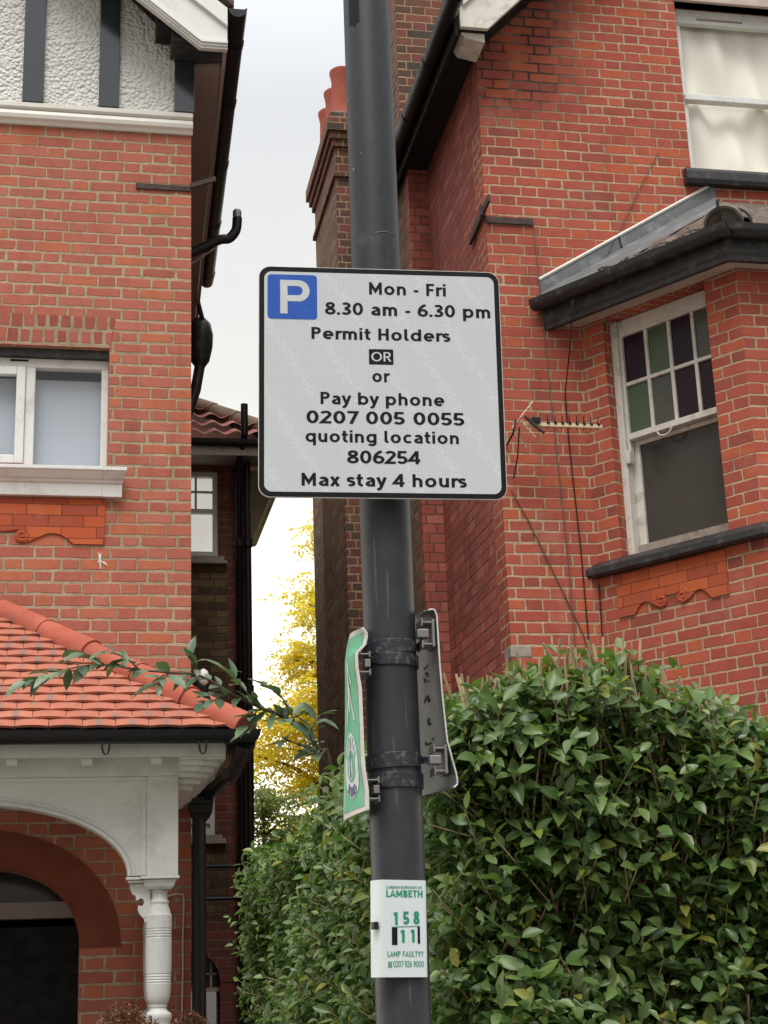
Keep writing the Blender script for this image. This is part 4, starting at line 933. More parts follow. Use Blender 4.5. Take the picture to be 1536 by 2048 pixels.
# ------------------------------------------------------------------ angled bay
BT = Vector((.574, -.819, 0)); BN = Vector((-.819, -.574, 0)); BA = Vector((3.25, Y0, 0)); BS = 1.22
bay = lambda s, z, d=0.: tuple(BA + BT * s - BN * d + zz * z)   # d>0 goes into the wall
BC = BA + BT * BS
bw = MB()
bw.prism([[(-.0, -.2), (BS, -.2), (BS, 5.80), (0, 5.80)], [(.185, 4.12), (.98, 4.12), (.98, 5.80 - .02), (.185, 5.78)]], bay, 0, .16)
bw.box(BC.x, 6.4, BC.y, BC.y + .2, -.2, 5.80)
obj('bay_wall', bw, 'brick_right', HR, bevel=.004)
obj('bay_corner', MB().box(BC.x + .0, BC.x + .16, BC.y + .004, BC.y + .2, -.2, 5.80), 'brick_right', HR)
# sash window with stained glass
bf = MB(); d0 = .10
bx = lambda m_, s0, s1, z0, z1, da, db: m_.prism([[(s0, z0), (s1, z0), (s1, z1), (s0, z1)]], bay, da, db)
bx(bf, .185, .235, 4.14, 5.775, d0 - .02, d0 + .08); bx(bf, .12, .185, 4.14, 5.775, d0 + .0, d0 + .08); bx(bf, .98 - .03, 1.10, 4.14, 5.775, d0 + .0, d0 + .08); bx(bf, .235, 1.0, 5.685, 5.775, d0, d0 + .08)
bwn = obj('bay_window', bf, 'old_white', HR, bevel=.004)
us = MB(); dz = d0 + .005
SL, SR, ZM, ZT = .255, .981, 4.965, 5.665
bx(us, SL - .02, SL, 4.85, 5.69, dz, dz + .04); bx(us, SR - .0, SR + .04, ZM, 5.69, dz, dz + .04); bx(us, SL, SR, ZT, 5.69, dz, dz + .04); bx(us, SL, SR, ZM - .03, ZM + .012, dz - .012, dz + .045)
colw = (SR - SL) / 4
for k in (1, 2, 3): bx(us, SL + colw * k - .012, SL + colw * k + .012, ZM + .012, ZT, dz + .006, dz + .036)
ZR = 5.325; bx(us, SL, SR, ZR - .012, ZR + .012, dz + .004, dz + .038)
uso = obj('upper_sash', us, 'old_white', bwn, bevel=.003)
top = ['glass_purple', 'glass_green', 'glass_purple', 'glass_grey']; bot = ['glass_green', 'glass_grey', 'glass_purple', 'glass_purple']
for k in range(4):
    for z0, z1, m_ in ((ZR, ZT, top[k]), (ZM, ZR, bot[k])):
        q = MB(); bx(q, SL + colw * k, SL + colw * (k + 1), z0, z1, dz + .022, dz + .026); obj('stained_pane', q, m_, uso)
hk = [bay(SL + colw * 1.55 + .055 * math.cos(t), 4.935 - .045 * math.sin(t), dz - .02) for t in [math.pi * i / 10 for i in range(11)]]
obj('sash_hook', MB().tube(hk, .007, 6), 'old_white', uso, smooth=60)
ls = MB(); dl = d0 + .05
bx(ls, .235, .290, 4.18, 4.94, dl, dl + .04); bx(ls, .290, 1.05, 4.905, 4.935, dl + .002, dl + .038); bx(ls, 1.05, 1.12, 4.18, 4.94, dl, dl + .04)
lso = obj('lower_sash', ls, 'old_white', bwn, bevel=.003)
lr = MB(); bx(lr, .235, 1.1, 4.14, 4.232, d0 + .03, d0 + .09); obj('bottom_rail', lr, 'stone_sill', lso, bevel=.004)
q = MB(); bx(q, .285, 1.06, 4.225, 4.94, dl + .02, dl + .024); obj('pane', q, 'glass_dim', lso)
q = MB(); bx(q, .2, 1.2, 4.1, 5.7, dl + .16, dl + .17); obj('net_curtain', q, 'glass_dim', lso)
q = MB(); bx(q, .236, .268, 4.77, 4.86, d0 - .03, d0 + .02); obj('sash_horn', q, 'old_white', uso, bevel=.004)
# black moulded sill running round the bay
bsl = MB().sweep([(0, 0), (.055, 0), (.07, .012), (.07, .055), (.058, .066), (0, .105)], [bay(-.10, 4.04), bay(BS, 4.04), (6.4, BC.y, 4.04)]); obj('bay_sill', bsl, 'black_paint', HR, bevel=.003)
apron(HR, lambda a, b, d: bay(a, b, d), .14, .945, 3.755, 4.035, .5425, 'terracotta')
# bay eaves, fascia, gutter, roof
E0 = (2.985, Y0, 0); off = .22
EC = Vector((3.814, 8.16, 0)); path = lambda z: [(2.985, Y0 - .002, z), (EC.x, EC.y, z), (6.4, EC.y, z)]
fsx = MB().sweep([(-.05, 0), (-.018, 0), (-.012, .03), (.0, .05), (.0, .15), (-.05, .15)], path(5.752)); obj('bay_fascia', fsx, 'black_paint', HR, bevel=.003)
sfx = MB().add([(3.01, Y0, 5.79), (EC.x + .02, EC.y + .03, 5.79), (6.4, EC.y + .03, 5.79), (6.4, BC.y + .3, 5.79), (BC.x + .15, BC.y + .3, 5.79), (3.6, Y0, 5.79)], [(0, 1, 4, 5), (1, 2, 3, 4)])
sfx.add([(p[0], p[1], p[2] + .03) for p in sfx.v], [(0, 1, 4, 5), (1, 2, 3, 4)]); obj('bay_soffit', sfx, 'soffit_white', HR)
bgu = obj('bay_gutter', MB().sweep(gutter_prof(.055), [(2.93, Y0 - .03, 5.93), (EC.x - .035, EC.y - .06, 5.93), (6.4, EC.y - .06, 5.93)], caps=False), 'black_paint', HR, smooth=40)
gj = Vector((2.93, Y0 - .03, 5.93)); gdir = (Vector((EC.x - .035, EC.y - .06, 5.93)) - gj)
for t in (.62, .985): obj('gutter_joint', MB().sweep(gutter_prof(.060), [gj + gdir * t, gj + gdir * (t + .05)], caps=False), 'black_paint', bgu, smooth=40)
AP = Vector((4.33, Y0 - .003, 6.80)); A0 = Vector((2.985, Y0 - .003, 5.98)); C0 = Vector((EC.x, EC.y, 5.98))
def facet(u, v):   # u along the eave, v up the slope
    a = A0.lerp(C0, u); b_ = A0.lerp(AP, u); p = a.lerp(b_, v)
    return p + Vector((0, 0, .012 * math.sin(u * 40) * (1 if u > .25 else 0) * (1 - v) + .02 * (1 - ((v * 5) % 1)) * (1 if v > 0 else 0)))
rb_ = MB().grid(facet, 60, 15); rb_.add([tuple(C0), (6.4, EC.y, 5.98), (6.4, Y0, 6.80), tuple(AP)], [(0, 1, 2, 3)]); brf = obj('bay_roof', rb_, 'roof_dark', HR, recalc=False)
ld = MB()
def lead(u, v):
    base = A0.lerp(AP, u); e_ = A0.lerp(C0, max(0, u - .04)); dwn = (e_ - base); L_ = dwn.length
    dd = dwn / L_ if L_ > 1e-4 else Vector((0, -1, 0))
    wv = min(.62, L_ * .96 + .012)
    p = base + dd * (wv * max(0, (v - .22) / .78)) + Vector((0, 0, .038 - .022 * max(0, v) ** 6 + .003 * math.sin(u * 17)))
    if v < .22: p = base + Vector((0, -.004, .035 + (.22 - v) / .22 * .10))
    return p
ld.grid(lead, 40, 9); obj('lead_flashing', ld, 'lead', brf, smooth=50, recalc=False)
mt_ = MB().tube([A0 + (AP - A0) * t + Vector((0, -.004, .142)) for t in (0, .3, .6, 1.0)], .012, 6); obj('mortar_fillet', mt_, 'cream', brf)
obj('lead_joint', MB().tube([Vector(lead(.44, v)) + Vector((.03 * v * 3, -.006, .002)) for v in (.01, .08, .15, .22)], .005, 6), 'black_matt', brf)
hb0 = C0 + Vector((.0, .01, .035)); hb1 = AP + Vector((.12, 0, .0)); hd_ = (hb1 - hb0).normalized()
def half_round(mb, p0, p1, r0, r1, th=.016, n=14, drop=.03):
    d = (p1 - p0).normalized(); s_ = d.cross(zz).normalized(); u_ = s_.cross(d).normalized(); vs = []
    for p, rad in ((p0, r0), (p1, r1)):
        for q_ in (rad, rad - th):
            for i in range(n + 1): t = math.pi * (-.06 + 1.12 * i / n); vs.append(p + s_ * (q_ * math.cos(t)) + u_ * (q_ * math.sin(t) - drop))
    m1 = n + 1; f_ = []
    for i in range(n): f_ += [(i, i + 1, 2 * m1 + i + 1, 2 * m1 + i), (m1 + i, 3 * m1 + i, 3 * m1 + i + 1, m1 + i + 1), (i, m1 + i, m1 + i + 1, i + 1), (2 * m1 + i, 2 * m1 + i + 1, 3 * m1 + i + 1, 3 * m1 + i)]
    return mb.add(vs, f_)
for k in range(2): obj('ridge_tile', half_round(MB(), hb0 + hd_ * (.28 * k - .02) + Vector((.05 * k, 0, -.03 * k)), hb0 + hd_ * (.28 * (k + 1) + .02) + Vector((.05 * k, 0, -.03 * k)), .122, .112), 'lichen', brf, smooth=50)
obj('ridge_bedding', half_round(MB(), hb0 + hd_ * .03, hb0 + hd_ * .6, .104, .085, .10), 'cement', brf, smooth=50)
ei = Vector((-hd_.y, hd_.x, 0)).normalized()
obj('hip_iron', MB().tube([C0 + Vector((-.03, -.02, .0)), C0 + Vector((-.045, -.035, .08)), C0 + Vector((-.045, -.035, .145))], .010, 6), 'black_plain', brf)
# grit and moss lying on the tiles above the gutter
gm = MB()
for i in range(150):
    u = random.uniform(.34, .97); v = abs(random.gauss(.06, .06)); p = facet(u, min(v, .4)); s_ = random.uniform(.006, .017)
    gm.obox((p[0], p[1] - .004, p[2] + .012), (s_, random.uniform(-.3, .3) * s_, 0), (0, s_, s_ * .3), (0, -.2 * s_, s_ * .8))
tag(obj('moss_and_grit', gm, 'lichen', brf), kind='stuff')

def unproj(px, py, y):
    d = fw + cr * ((px - 768) / FPX) + cu * ((1024 - py) / FPX); o = Vector((0, 0, CAM_Z)); return o + d * (y / d.y)
# cables on the right front wall, each its own thing
def cable(pts, r, mat, label):
    m_ = MB().tube(pts, r, 6); tag(obj('cable', m_, mat, None, origin=pts[-1], smooth=60), label, 'cable', 'cables running down the right house front')
yw = Y0 - .012
cable([(2.97, yw, 6.58), (2.985, yw, 6.1), (3.02, yw, 5.0), (3.05, yw, 4.2), (3.06, yw, 3.0), (3.06, yw, 1.5)], .0034, 'grey_cable', 'thin grey cable dropping straight from the end of the iron strap bar')
cable([tuple(q) for q in curve2([(3.42, yw, 6.22), tuple(unproj(1215, 520, 9.22)), tuple(unproj(1165, 568, 9.10)), tuple(unproj(1144, 610, 9.04)), tuple(unproj(1142, 670, 9.10)), (3.11, yw, 5.3)], 5)] + [(3.11, yw, 5.0), (3.14, yw, 4.2), (3.15, yw, 3.4), (3.15, yw, 1.5)], .0040, 'black_plain', 'black cable looping over the bay gutter and down the wall')
cable([(3.93, yw, 7.16), (3.80, yw, 6.93), (3.60, yw, 6.55), (3.42, yw, 6.22)], .003, 'grey_cable', 'slack grey cable slanting across the brick above the bay roof')
cable([(2.70, yw, 4.62), (2.80, yw, 4.42), (3.00, yw, 3.95), (3.12, yw, 3.66), (3.15, yw, 3.45), (3.16, yw, 3.0)], .0036, 'grey_cable', 'dark cable slanting down the wall beneath the aerial')
cable([(3.24, yw - .01, 4.0), (3.235, yw - .01, 3.7), (3.245, yw - .012, 3.3), (3.245, yw - .012, 1.5)], .0045, 'black_plain', 'black cable in the corner where the bay meets the wall')
# white cable by the porch column
wc = [(.50, 9.30, 2.12), (.56, 9.325, 2.135), (.60, 9.335, 2.13), (.603, 9.337, 2.08), (.597, 9.337, 1.9), (.598, 9.337, 1.7), (.592, 9.337, 1.45), (.592, 9.337, .6)]
tag(obj('cable', MB().tube(wc, .006, 6), 'white_cable', None, origin=wc[-1], smooth=60), 'thin white cable running down brick beside the white porch column', 'cable')
# passive infra-red lamp on the side of the left house
wlr = tag(empty('wall_light', (.665, 9.55, 3.42)), 'small black dome light on the corner above the red porch ridge', 'wall light')
obj('housing', MB().box(.652, .72, 9.5, 9.6, 3.34, 3.42).lathe([(3.30, .02), (3.33, .045), (3.40, .052), (3.46, .03)], (.715, 9.52), 16), 'black_plain', wlr, smooth=45)
obj('lens', MB().lathe([(3.37, .01), (3.39, .03), (3.43, .036), (3.46, .028), (3.475, .008)], (.728, 9.485), 16), 'wing_white', wlr, smooth=60)

# television aerial on the right house
TA = tag(empty('tv_aerial', (2.70, 9.2, 4.97)), 'cream and black television aerial pointing right across the red brick wall', 'aerial')
za, ya = 4.985, 9.10
obj('boom', MB().box(2.74, 3.262, ya - .011, ya + .011, za - .012, za + .012), 'antenna_cream', TA, bevel=.002)
for k in range(8):
    x = 2.90 + k * .048; el = MB(); el.tube([(x - .02, ya - .07, za + .045), (x, ya, za + .012), (x + .02, ya + .07, za - .0)], .003, 6); el.box(x - .008, x + .01, ya - .014, ya + .014, za + .004, za + .020); obj('element', el, 'black_plain', TA)
rl = MB()
for a in (-1, 1):
    for k in range(4): rl.tube([(2.70 + .02 * k, ya - .12, za + a * (.02 + .025 * k)), (2.70 + .02 * k, ya + .12, za + a * (.02 + .025 * k))], .003, 5)
    rl.tube([(2.69, ya - .1, za + a * .01), (2.78, ya - .1, za + a * .12)], .004, 5); rl.tube([(2.69, ya + .1, za + a * .01), (2.78, ya + .1, za + a * .12)], .004, 5)
obj('reflector', rl, 'antenna_cream', TA)
dpx = MB().obox((2.79, ya - .04, za - .01), (.105, 0, -.10), (0, .02, 0), (.007, 0, .007)).obox((2.815, ya - .02, za - .012), (.105, 0, -.10), (0, .02, 0), (.007, 0, .007)); obj('dipole', dpx, 'rust', TA)
obj('junction_box', MB().box(2.79, 2.845, ya - .03, ya + .03, za + .005, za + .045), 'black_plain', TA, bevel=.004)
obj('mast', MB().tube([(2.69, Y0 - .01, 4.93), (2.675, ya + .05, 4.93), (2.675, ya, 4.95), (2.69, ya, 5.02)], .007, 8).tube([(2.71, ya, za - .02), (2.715, ya + .1, 4.8), (2.72, Y0 - .012, 4.7)], .005, 6), 'rust', TA, smooth=50)

# ------------------------------------------------------------------ lamp column and what hangs on it
PX, PY, PR = .549, 2.75, .0475
lp = tag(empty('lamp_post', (PX, PY, 0.12)), 'tall dark grey steel lamp column carrying the street signs', 'lamp post')
obj('shaft', MB().lathe([(.12, .075), (.9, .075), (.95, PR), (2.2, PR), (6.2, PR)], (PX, PY), 72), 'pole', lp, smooth=35)
obj('weld_seam', MB().tube([(PX + PR * math.cos(t), PY + PR * math.sin(t), 2.992 + .002 * math.cos(5 * t)) for t in [R(-100 + 50 * i / 12) for i in range(13)]], .0012, 6), 'sign_grey', lp)
obj('peeling_sticker', MB().grid(lambda u, v: (PX + (PR + .0006) * math.cos(R(-150 + 30 * u)), PY + (PR + .0006) * math.sin(R(-150 + 30 * u)), 3.46 + .07 * v + .004 * math.sin(u * 9)), 10, 4), 'sign_black', lp, recalc=False)

# parking plate
SP = tag(empty('parking_sign', (.533, 2.655, 2.663)), 'white square parking plate with blue P panel and black lettering', 'sign')
syaw, sroll, spit, SW, SH = -.074, -.012, .043, .454, .446
sr = Vector((math.cos(syaw), math.sin(syaw), 0)); sn = Vector((math.sin(syaw), -math.cos(syaw), 0))
su = zz * math.cos(spit) + sn * math.sin(spit); r2 = sr * math.cos(sroll) + su * math.sin(sroll); u2 = su * math.cos(sroll) - sr * math.sin(sroll); sn2 = r2.cross(u2) * 1.0
SC = Vector((.533, 2.655, 2.663))
sfn = lambda a, b, d=0.: SC + r2 * a + u2 * b + sn2 * d          # d>0 towards the viewer
if sn2.y > 0: sn2 = -sn2
def rrect(x0, x1, y0, y1, r, n=8):
    return [(cx + r * math.cos(t), cy + r * math.sin(t)) for cx, cy, a in ((x1 - r, y1 - r, 0), (x0 + r, y1 - r, 90), (x0 + r, y0 + r, 180), (x1 - r, y0 + r, 270)) for t in [R(a + 90 * i / n) for i in range(n + 1)]]
def plate(mb, loops, d0, d1, fn=sfn): return mb.prism(loops, lambda a, b, d: fn(a, b, d), d0, d1)
hw, hh = SW / 2, SH / 2
obj('plate', plate(MB(), [rrect(-hw, hw, -hh, hh, .022)], -.004, 0.), 'sign_edge', SP, bevel=.0006)
obj('border', plate(MB(), [rrect(-hw + .0012, hw - .0012, -hh + .0012, hh - .0012, .021), rrect(-hw + .0105, hw - .0105, -hh + .0105, hh - .0105, .014)[::-1]], .0, .0004), 'sign_black', SP)
obj('face', plate(MB(), [rrect(-hw + .0103, hw - .0103, -hh + .0103, hh - .0103, .014)], .0, .0003), 'sign_white', SP)
blu = obj('blue_panel', plate(MB(), [rrect(-.2105, -.1185, .1185, .2065, .007)], .0003, .0008), 'sign_blue', SP)
Pm = [(-.187, .129), (-.1735, .129), (-.1735, .1535), (-.1535, .1535)] + [(-.1535 + .0212 * math.cos(t), .1745 + .0212 * math.sin(t)) for t in [R(-90 + 180 * i / 14) for i in range(15)]] + [(-.187, .1957)]
Ph = [(-.1735, .1655), (-.1735, .1840), (-.1545, .1840)] + [(-.1545 + .0092 * math.cos(t), .17475 + .0092 * math.sin(t)) for t in [R(90 - 180 * i / 12) for i in range(13)]] + [(-.1545, .1655)]
obj('letter', plate(MB(), [Pm, Ph], .0008, .0012), 'sign_white', blu)
tfn = lambda a, b, d=0: sfn(a / 1000, b / 1000, .0007 + d)
def line(name, body, x0, x1, base, cap, bold=.178, sp=1.0, mat='sign_black', fn=tfn, parent=SP):
    return obj(name, text_on(MB(), body, x0, x1, base, cap, fn, bold, sp), mat, parent, recalc=False)
line('lettering', 'Mon - Fri', -20.9, 124.3, 171.3, 24.5)
line('lettering', '8.30 am - 6.30 pm', -104, 207.6, 129.5, 24.7)
line('lettering', 'Permit Holders', -129.4, 130.3, 80.6, 23.3)
obx = obj('or_box', plate(MB(), [rrect(-23.2e-3, 22.3e-3, .0330, .0630, .002)], .0003, .0007), 'sign_black', SP)
line('letter', 'OR', -18.8, 18.2, 39.0, 18.4, .13, 1.0, 'sign_white', lambda a, b, d=0: sfn(a / 1000, b / 1000, .0010 + d), obx)
line('lettering', 'or', -17.6, 15.6, -1.2, 24.0)
line('lettering', 'Pay by phone', -113.7, 115.4, -45.7, 23.6)
line('lettering', '0207 005 0055', -139.6, 151.7, -82.7, 24.5)
line('lettering', 'quoting location', -141.6, 140.3, -118.3, 23.2)
line('lettering', '806254', -66.3, 68, -157.8, 24.8)
line('lettering', 'Max stay 4 hours', -149.3, 152.6, -201.0, 24.2)
for z in (2.80, 2.50): obj('clamp', MB().box(PX - .05, PX + .05, PY - PR - .030, PY - PR + .002, z, z + .03), 'black_plain', SP)
for z in (2.815, 2.515): obj('band', MB().lathe([(z - .008, PR + .0005), (z - .008, PR + .003), (z + .008, PR + .003), (z + .008, PR + .0005)], (PX, PY), 40), 'band', SP, smooth=30)

# numbered plate wrapped on the column
NP = tag(empty('number_plate', (.54, PY - PR, 1.69)), 'small white column plate lettered in green with number 158 over 11', 'plate')
npy = R(9.0); nr = Vector((math.cos(npy), math.sin(npy), 0)); nn_ = Vector((math.sin(npy), -math.cos(npy), 0)); NC = Vector((.5440, 2.6935, 1.6885))
ntilt = R(-1.6); nup = zz * math.cos(ntilt) - nr * math.sin(ntilt); nr2 = nr * math.cos(ntilt) + zz * math.sin(ntilt)
nfn = lambda a, b, d=0.: NC + nr2 * a + nup * b + nn_ * d
prof = []
for t in np.linspace(-1, 1, 41):
    a = .0485 * t; d = -.030 * max(0, (abs(t) - .80) / .20) ** 2.2; prof.append((a, d))
m_ = MB(); hN = .0795
vs = []
for b_ in (-hN, hN):
    for a, d in prof: vs.append(nfn(a, b_, d))
    for a, d in prof: vs.append(nfn(a, b_, d - .002))
k = len(prof); f_ = []
for i in range(k - 1):
    f_ += [(i, i + 1, 2 * k + i + 1, 2 * k + i), (k + i, 3 * k + i, 3 * k + i + 1, k + i + 1), (i, k + i, k + i + 1, i + 1), (2 * k + i, 2 * k + i + 1, 3 * k + i + 1, 3 * k + i)]
f_ += [(0, 2 * k, 3 * k, k), (k - 1, 2 * k - 1, 4 * k - 1, 3 * k - 1)]
obj('plate', m_.add(vs, f_), 'plate_white', NP, smooth=50)
mmf = lambda a, b, d=0: nfn(a / 1000 - .0025, b / 1000, .0006 + d)
for body, x0, x1, base, cap, bold in (('LONDON BOROUGH OF', -29, 36, 65.0, 4.4, .17), ('LAMBETH', -29, 37, 51.0, 11.5, .19), ('1', -16.5, -8.8, 5.2, 21.5, .24), ('5', 1.0, 12.2, 6.0, 21.5, .22), ('8', 19.5, 30.8, 6.6, 21.5, .22), ('1', -4.2, 3.5, -23.8, 21.5, .24), ('1', 14.0, 21.4, -23.0, 21.5, .24), ('LAMP FAULTY?', -27.5, 36.5, -46.6, 9.0, .15), ('0207 926 9000', -17.5, 37.2, -63.2, 10.0, .14)):
    line('lettering', body, x0, x1, base, cap, bold, 1.0, 'plate_green', mmf, NP)
ph = [(-27, -63.5), (-19.5, -63.5), (-20.2, -58.8), (-22, -57.2), (-24.5, -57.2), (-26.3, -58.8)]
obj('telephone_mark', MB().prism([ph, [(-23.3 + 1.3 * math.cos(t), -60.8 + 1.3 * math.sin(t)) for t in [math.pi * 2 * i / 8 for i in range(8)]]], lambda a, b, d: nfn(a / 1000 - .0025, b / 1000, d), .0003, .0006).prism([[(-27.6, -56.6), (-27.4, -55.4), (-25.5, -54.6), (-21, -54.6), (-19.0, -55.4), (-18.8, -56.6), (-20.6, -56.6), (-21.2, -55.9), (-25.2, -55.9), (-25.9, -56.6)]], lambda a, b, d: nfn(a / 1000 - .0025, b / 1000, d), .0003, .0006), 'plate_green', NP)
blk = MB()
for a, b_, c, d in ((-19.5, -9.6, -27.5, 1.0), (26.8, 31.2, -25.0, 2.6)): blk.prism([[(a, c), (b_, c), (b_, d), (a, d)]], lambda p, q, e_: nfn(p / 1000 - .0025, q / 1000, e_), .0003, .0006)
obj('slot', blk, 'sign_black', NP)
sg_ = MB()
for a, c, d in ((-20, 2, 32), (-.5, 4, 34), (16.5, 4, 35), (10.0, -27, 1)): sg_.prism([[(a, c), (a + .5, c), (a + .5, d), (a, d)]], lambda p, q, e_: nfn(p / 1000 - .0025, q / 1000, e_), .0003, .0006)
obj('slot_line', sg_, 'sign_lilac', NP)
obj('slot_edge', MB().prism([[(-19.5, 1.2), (31.2, 2.9), (31.2, 4.0), (-19.5, 2.3)]], lambda p, q, e_: nfn(p / 1000 - .0025, q / 1000, e_), .0003, .0006), 'plate_green', NP)
obj('clip', MB().obox(nfn(-.0495, .004, -.008), nr * .009, nn_ * .016, zz * .0125), 'black_plain', NP, bevel=.0015)
obj('strap', MB().lathe([(1.688, PR + .0005), (1.688, PR + .002), (1.698, PR + .002), (1.698, PR + .0005)], (PX, PY), 40), 'black_plain', NP, smooth=30)

# ------------------------------------------------------------------ two bent signs strapped to the column
def interp(tab, v):
    for (a, x), (b_, y) in zip(tab, tab[1:]):
        if a <= v <= b_: t = (v - a) / (b_ - a); return x + (y - x) * t
    return tab[-1][1] if v > tab[-1][0] else tab[0][1]
# traced edges give the warp of the sheet; far edge stands 7 cm behind the column axis, near edge 8 cm in front
def warped(left, right, yfar, ynear, bulge):
    def fn(u, v):
        l = interp(left, v); r_ = interp(right, v)
        a = unproj(l[0], l[1], yfar); b_ = unproj(r_[0], r_[1], ynear)
        return a.lerp(b_, u) + Vector((bulge * math.sin(math.pi * u), 0, 0))
    return fn
V2 = lambda *a: [(t, Vector(p)) for t, p in a]
gl = V2((0, (700, 1268)), (.04, (694, 1290)), (.12, (690, 1322)), (.5, (690, 1450)), (.8, (688, 1565)), (1, (687, 1641)))
grr = V2((0, (724, 1256)), (.04, (733, 1268)), (.085, (729, 1288)), (.12, (712, 1305)), (.2, (713, 1335)), (.3, (720, 1378)), (.5, (723, 1450)), (.72, (726, 1530)), (.86, (734, 1580)), (1, (735, 1619)))
gfn = warped(gl, grr, PY + .075, PY - .065, -.003)
def sheet(fn, nu, nv, th, side):
    m_ = MB(); P = [[Vector(fn(i / nu, j / nv)) for i in range(nu + 1)] for j in range(nv + 1)]; vs = []
    for off in (0, th):
        for j in range(nv + 1):
            for i in range(nu + 1):
                du = P[j][min(i + 1, nu)] - P[j][max(i - 1, 0)]; dv = P[min(j + 1, nv)][i] - P[max(j - 1, 0)][i]
                n = du.cross(dv).normalized(); n = n if n.x * side > 0 else -n
                vs.append(P[j][i] + n * off)
    K = (nu + 1) * (nv + 1); f_ = []
    ix = lambda i, j, o: o * K + j * (nu + 1) + i
    for j in range(nv):
        for i in range(nu):
            f_ += [(ix(i, j, 0), ix(i + 1, j, 0), ix(i + 1, j + 1, 0), ix(i, j + 1, 0)), (ix(i, j, 1), ix(i, j + 1, 1), ix(i + 1, j + 1, 1), ix(i + 1, j, 1))]
        f_ += [(ix(0, j, 0), ix(0, j + 1, 0), ix(0, j + 1, 1), ix(0, j, 1)), (ix(nu, j, 0), ix(nu, j, 1), ix(nu, j + 1, 1), ix(nu, j + 1, 0))]
    for i in range(nu): f_ += [(ix(i, 0, 0), ix(i, 0, 1), ix(i + 1, 0, 1), ix(i + 1, 0, 0)), (ix(i, nv, 0), ix(i + 1, nv, 0), ix(i + 1, nv, 1), ix(i, nv, 1))]
    return m_.add(vs, f_)
GSG = tag(empty('route_sign', (.47, PY, 1.95)), 'narrow green walking route sign with white ring emblem, bent against the column', 'sign')
obj('backing', sheet(gfn, 8, 60, .0035, 1), 'sign_edge', GSG, smooth=50)
def on_green(u, v, d=.0008):
    p = gfn(u, v); e = .01
    n = (Vector(gfn(min(1, u + e), v)) - Vector(gfn(max(0, u - e), v))).cross(Vector(gfn(u, min(1, v + e))) - Vector(gfn(u, max(0, v - e)))).normalized()
    if n.x > 0: n = -n
    return Vector(p) + n * d
def gpatch(u0, u1, v0, v1, d, nu=10, nv=60, taper=True):
    m_ = MB()
    return m_.grid(lambda a, b_: on_green(u0 + (u1 - u0) * a, v0 + (v1 - v0) * b_, d), nu, nv)
obj('green_face', gpatch(.05, .91, .022, .968, .0008), 'sign_green', GSG, smooth=50, recalc=False)
def gellipse(cu_, cv_, ru, rv, d, ri=0., a0=0, a1=360, n=48):
    m_ = MB(); vs = []; steps = 6
    for i in range(n + 1):
        t = R(a0 + (a1 - a0) * i / n)
        for k in range(steps + 1):
            q = ri + (1 - ri) * k / steps; vs.append(on_green(cu_ + ru * q * math.cos(t), cv_ - rv * q * math.sin(t), d))
    f_ = [(i * (steps + 1) + k, i * (steps + 1) + k + 1, (i + 1) * (steps + 1) + k + 1, (i + 1) * (steps + 1) + k) for i in range(n) for k in range(steps)]
    return m_.add(vs, f_)
RU, RV, CU, CV = .33, .178, .50, .722
emb = obj('ring_emblem', gellipse(CU, CV, RU, RV, .0016), 'sign_lilac', GSG, recalc=False)
obj('ring_centre', gellipse(CU, CV, RU * .60, RV * .48, .0020), 'sign_green', emb, recalc=False)
obj('tower', gellipse(CU, CV + .01, RU * .25, RV * .34, .0024), 'sign_pale', emb, recalc=False)
tw_ = MB()
for u0, u1, v0, v1 in ((CU - .028, CU + .028, CV - .055, CV + .06), (CU - .012, CU + .012, CV - .13, CV - .055)): tw_.grid(lambda a, b_: on_green(u0 + (u1 - u0) * a, v0 + (v1 - v0) * b_, .0029), 2, 8)
obj('tower_mark', tw_, 'sign_navy', emb, recalc=False)
def arc_text(body, a0, a1, r, hgt, mat, flip=False):
    m_ = MB(); n = len(body)
    for i, ch in enumerate(body):
        v, f = text_geo(ch, .2); wd = v[:, 0].max(); th = R(a0 + (a1 - a0) * (i + .5) / n); vs = []
        for p in v:
            x = (p[0] - wd / 2) * hgt; y = (p[1]) * hgt
            if not flip: ang = th - x / r; rad = r + y
            else: ang = th + x / r; rad = r + hgt - y
            vs.append(on_green(CU + RU * rad * math.cos(ang), CV - RV * rad * math.sin(ang), .0024))
        m_.add(vs, f)
    return obj('lettering', m_, mat, emb, recalc=False)
arc_text('CAPITAL', 165, 15, .64, .28, 'sign_green')
arc_text('RING', 232, 308, .62, .34, 'sign_navy', True)
aw_ = MB()
for q in ([(.42, .20), (.50, .20), (.56, .30), (.60, .305), (.47, .175), (.38, .29), (.40, .30)],): pass
def gstroke(pts, wdt, d=.0018):
    m_ = MB(); vs = []
    for i, (u, v) in enumerate(pts): vs += [on_green(u - wdt, v, d), on_green(u + wdt, v, d)]
    return m_.add(vs, [(2 * i, 2 * i + 1, 2 * i + 3, 2 * i + 2) for i in range(len(pts) - 1)])
aw_ = gstroke([(.40, .14), (.40, .24), (.42, .34), (.46, .43)], .035)
for pts in ([(.44, .15), (.52, .20), (.60, .27)], [(.42, .25), (.54, .36), (.72, .47)], [(.42, .33), (.33, .42), (.30, .50)]):
    q = gstroke(pts, .028); aw_.add(q.v, q.f)
obj('arrow', aw_, 'sign_pale', GSG, recalc=False)

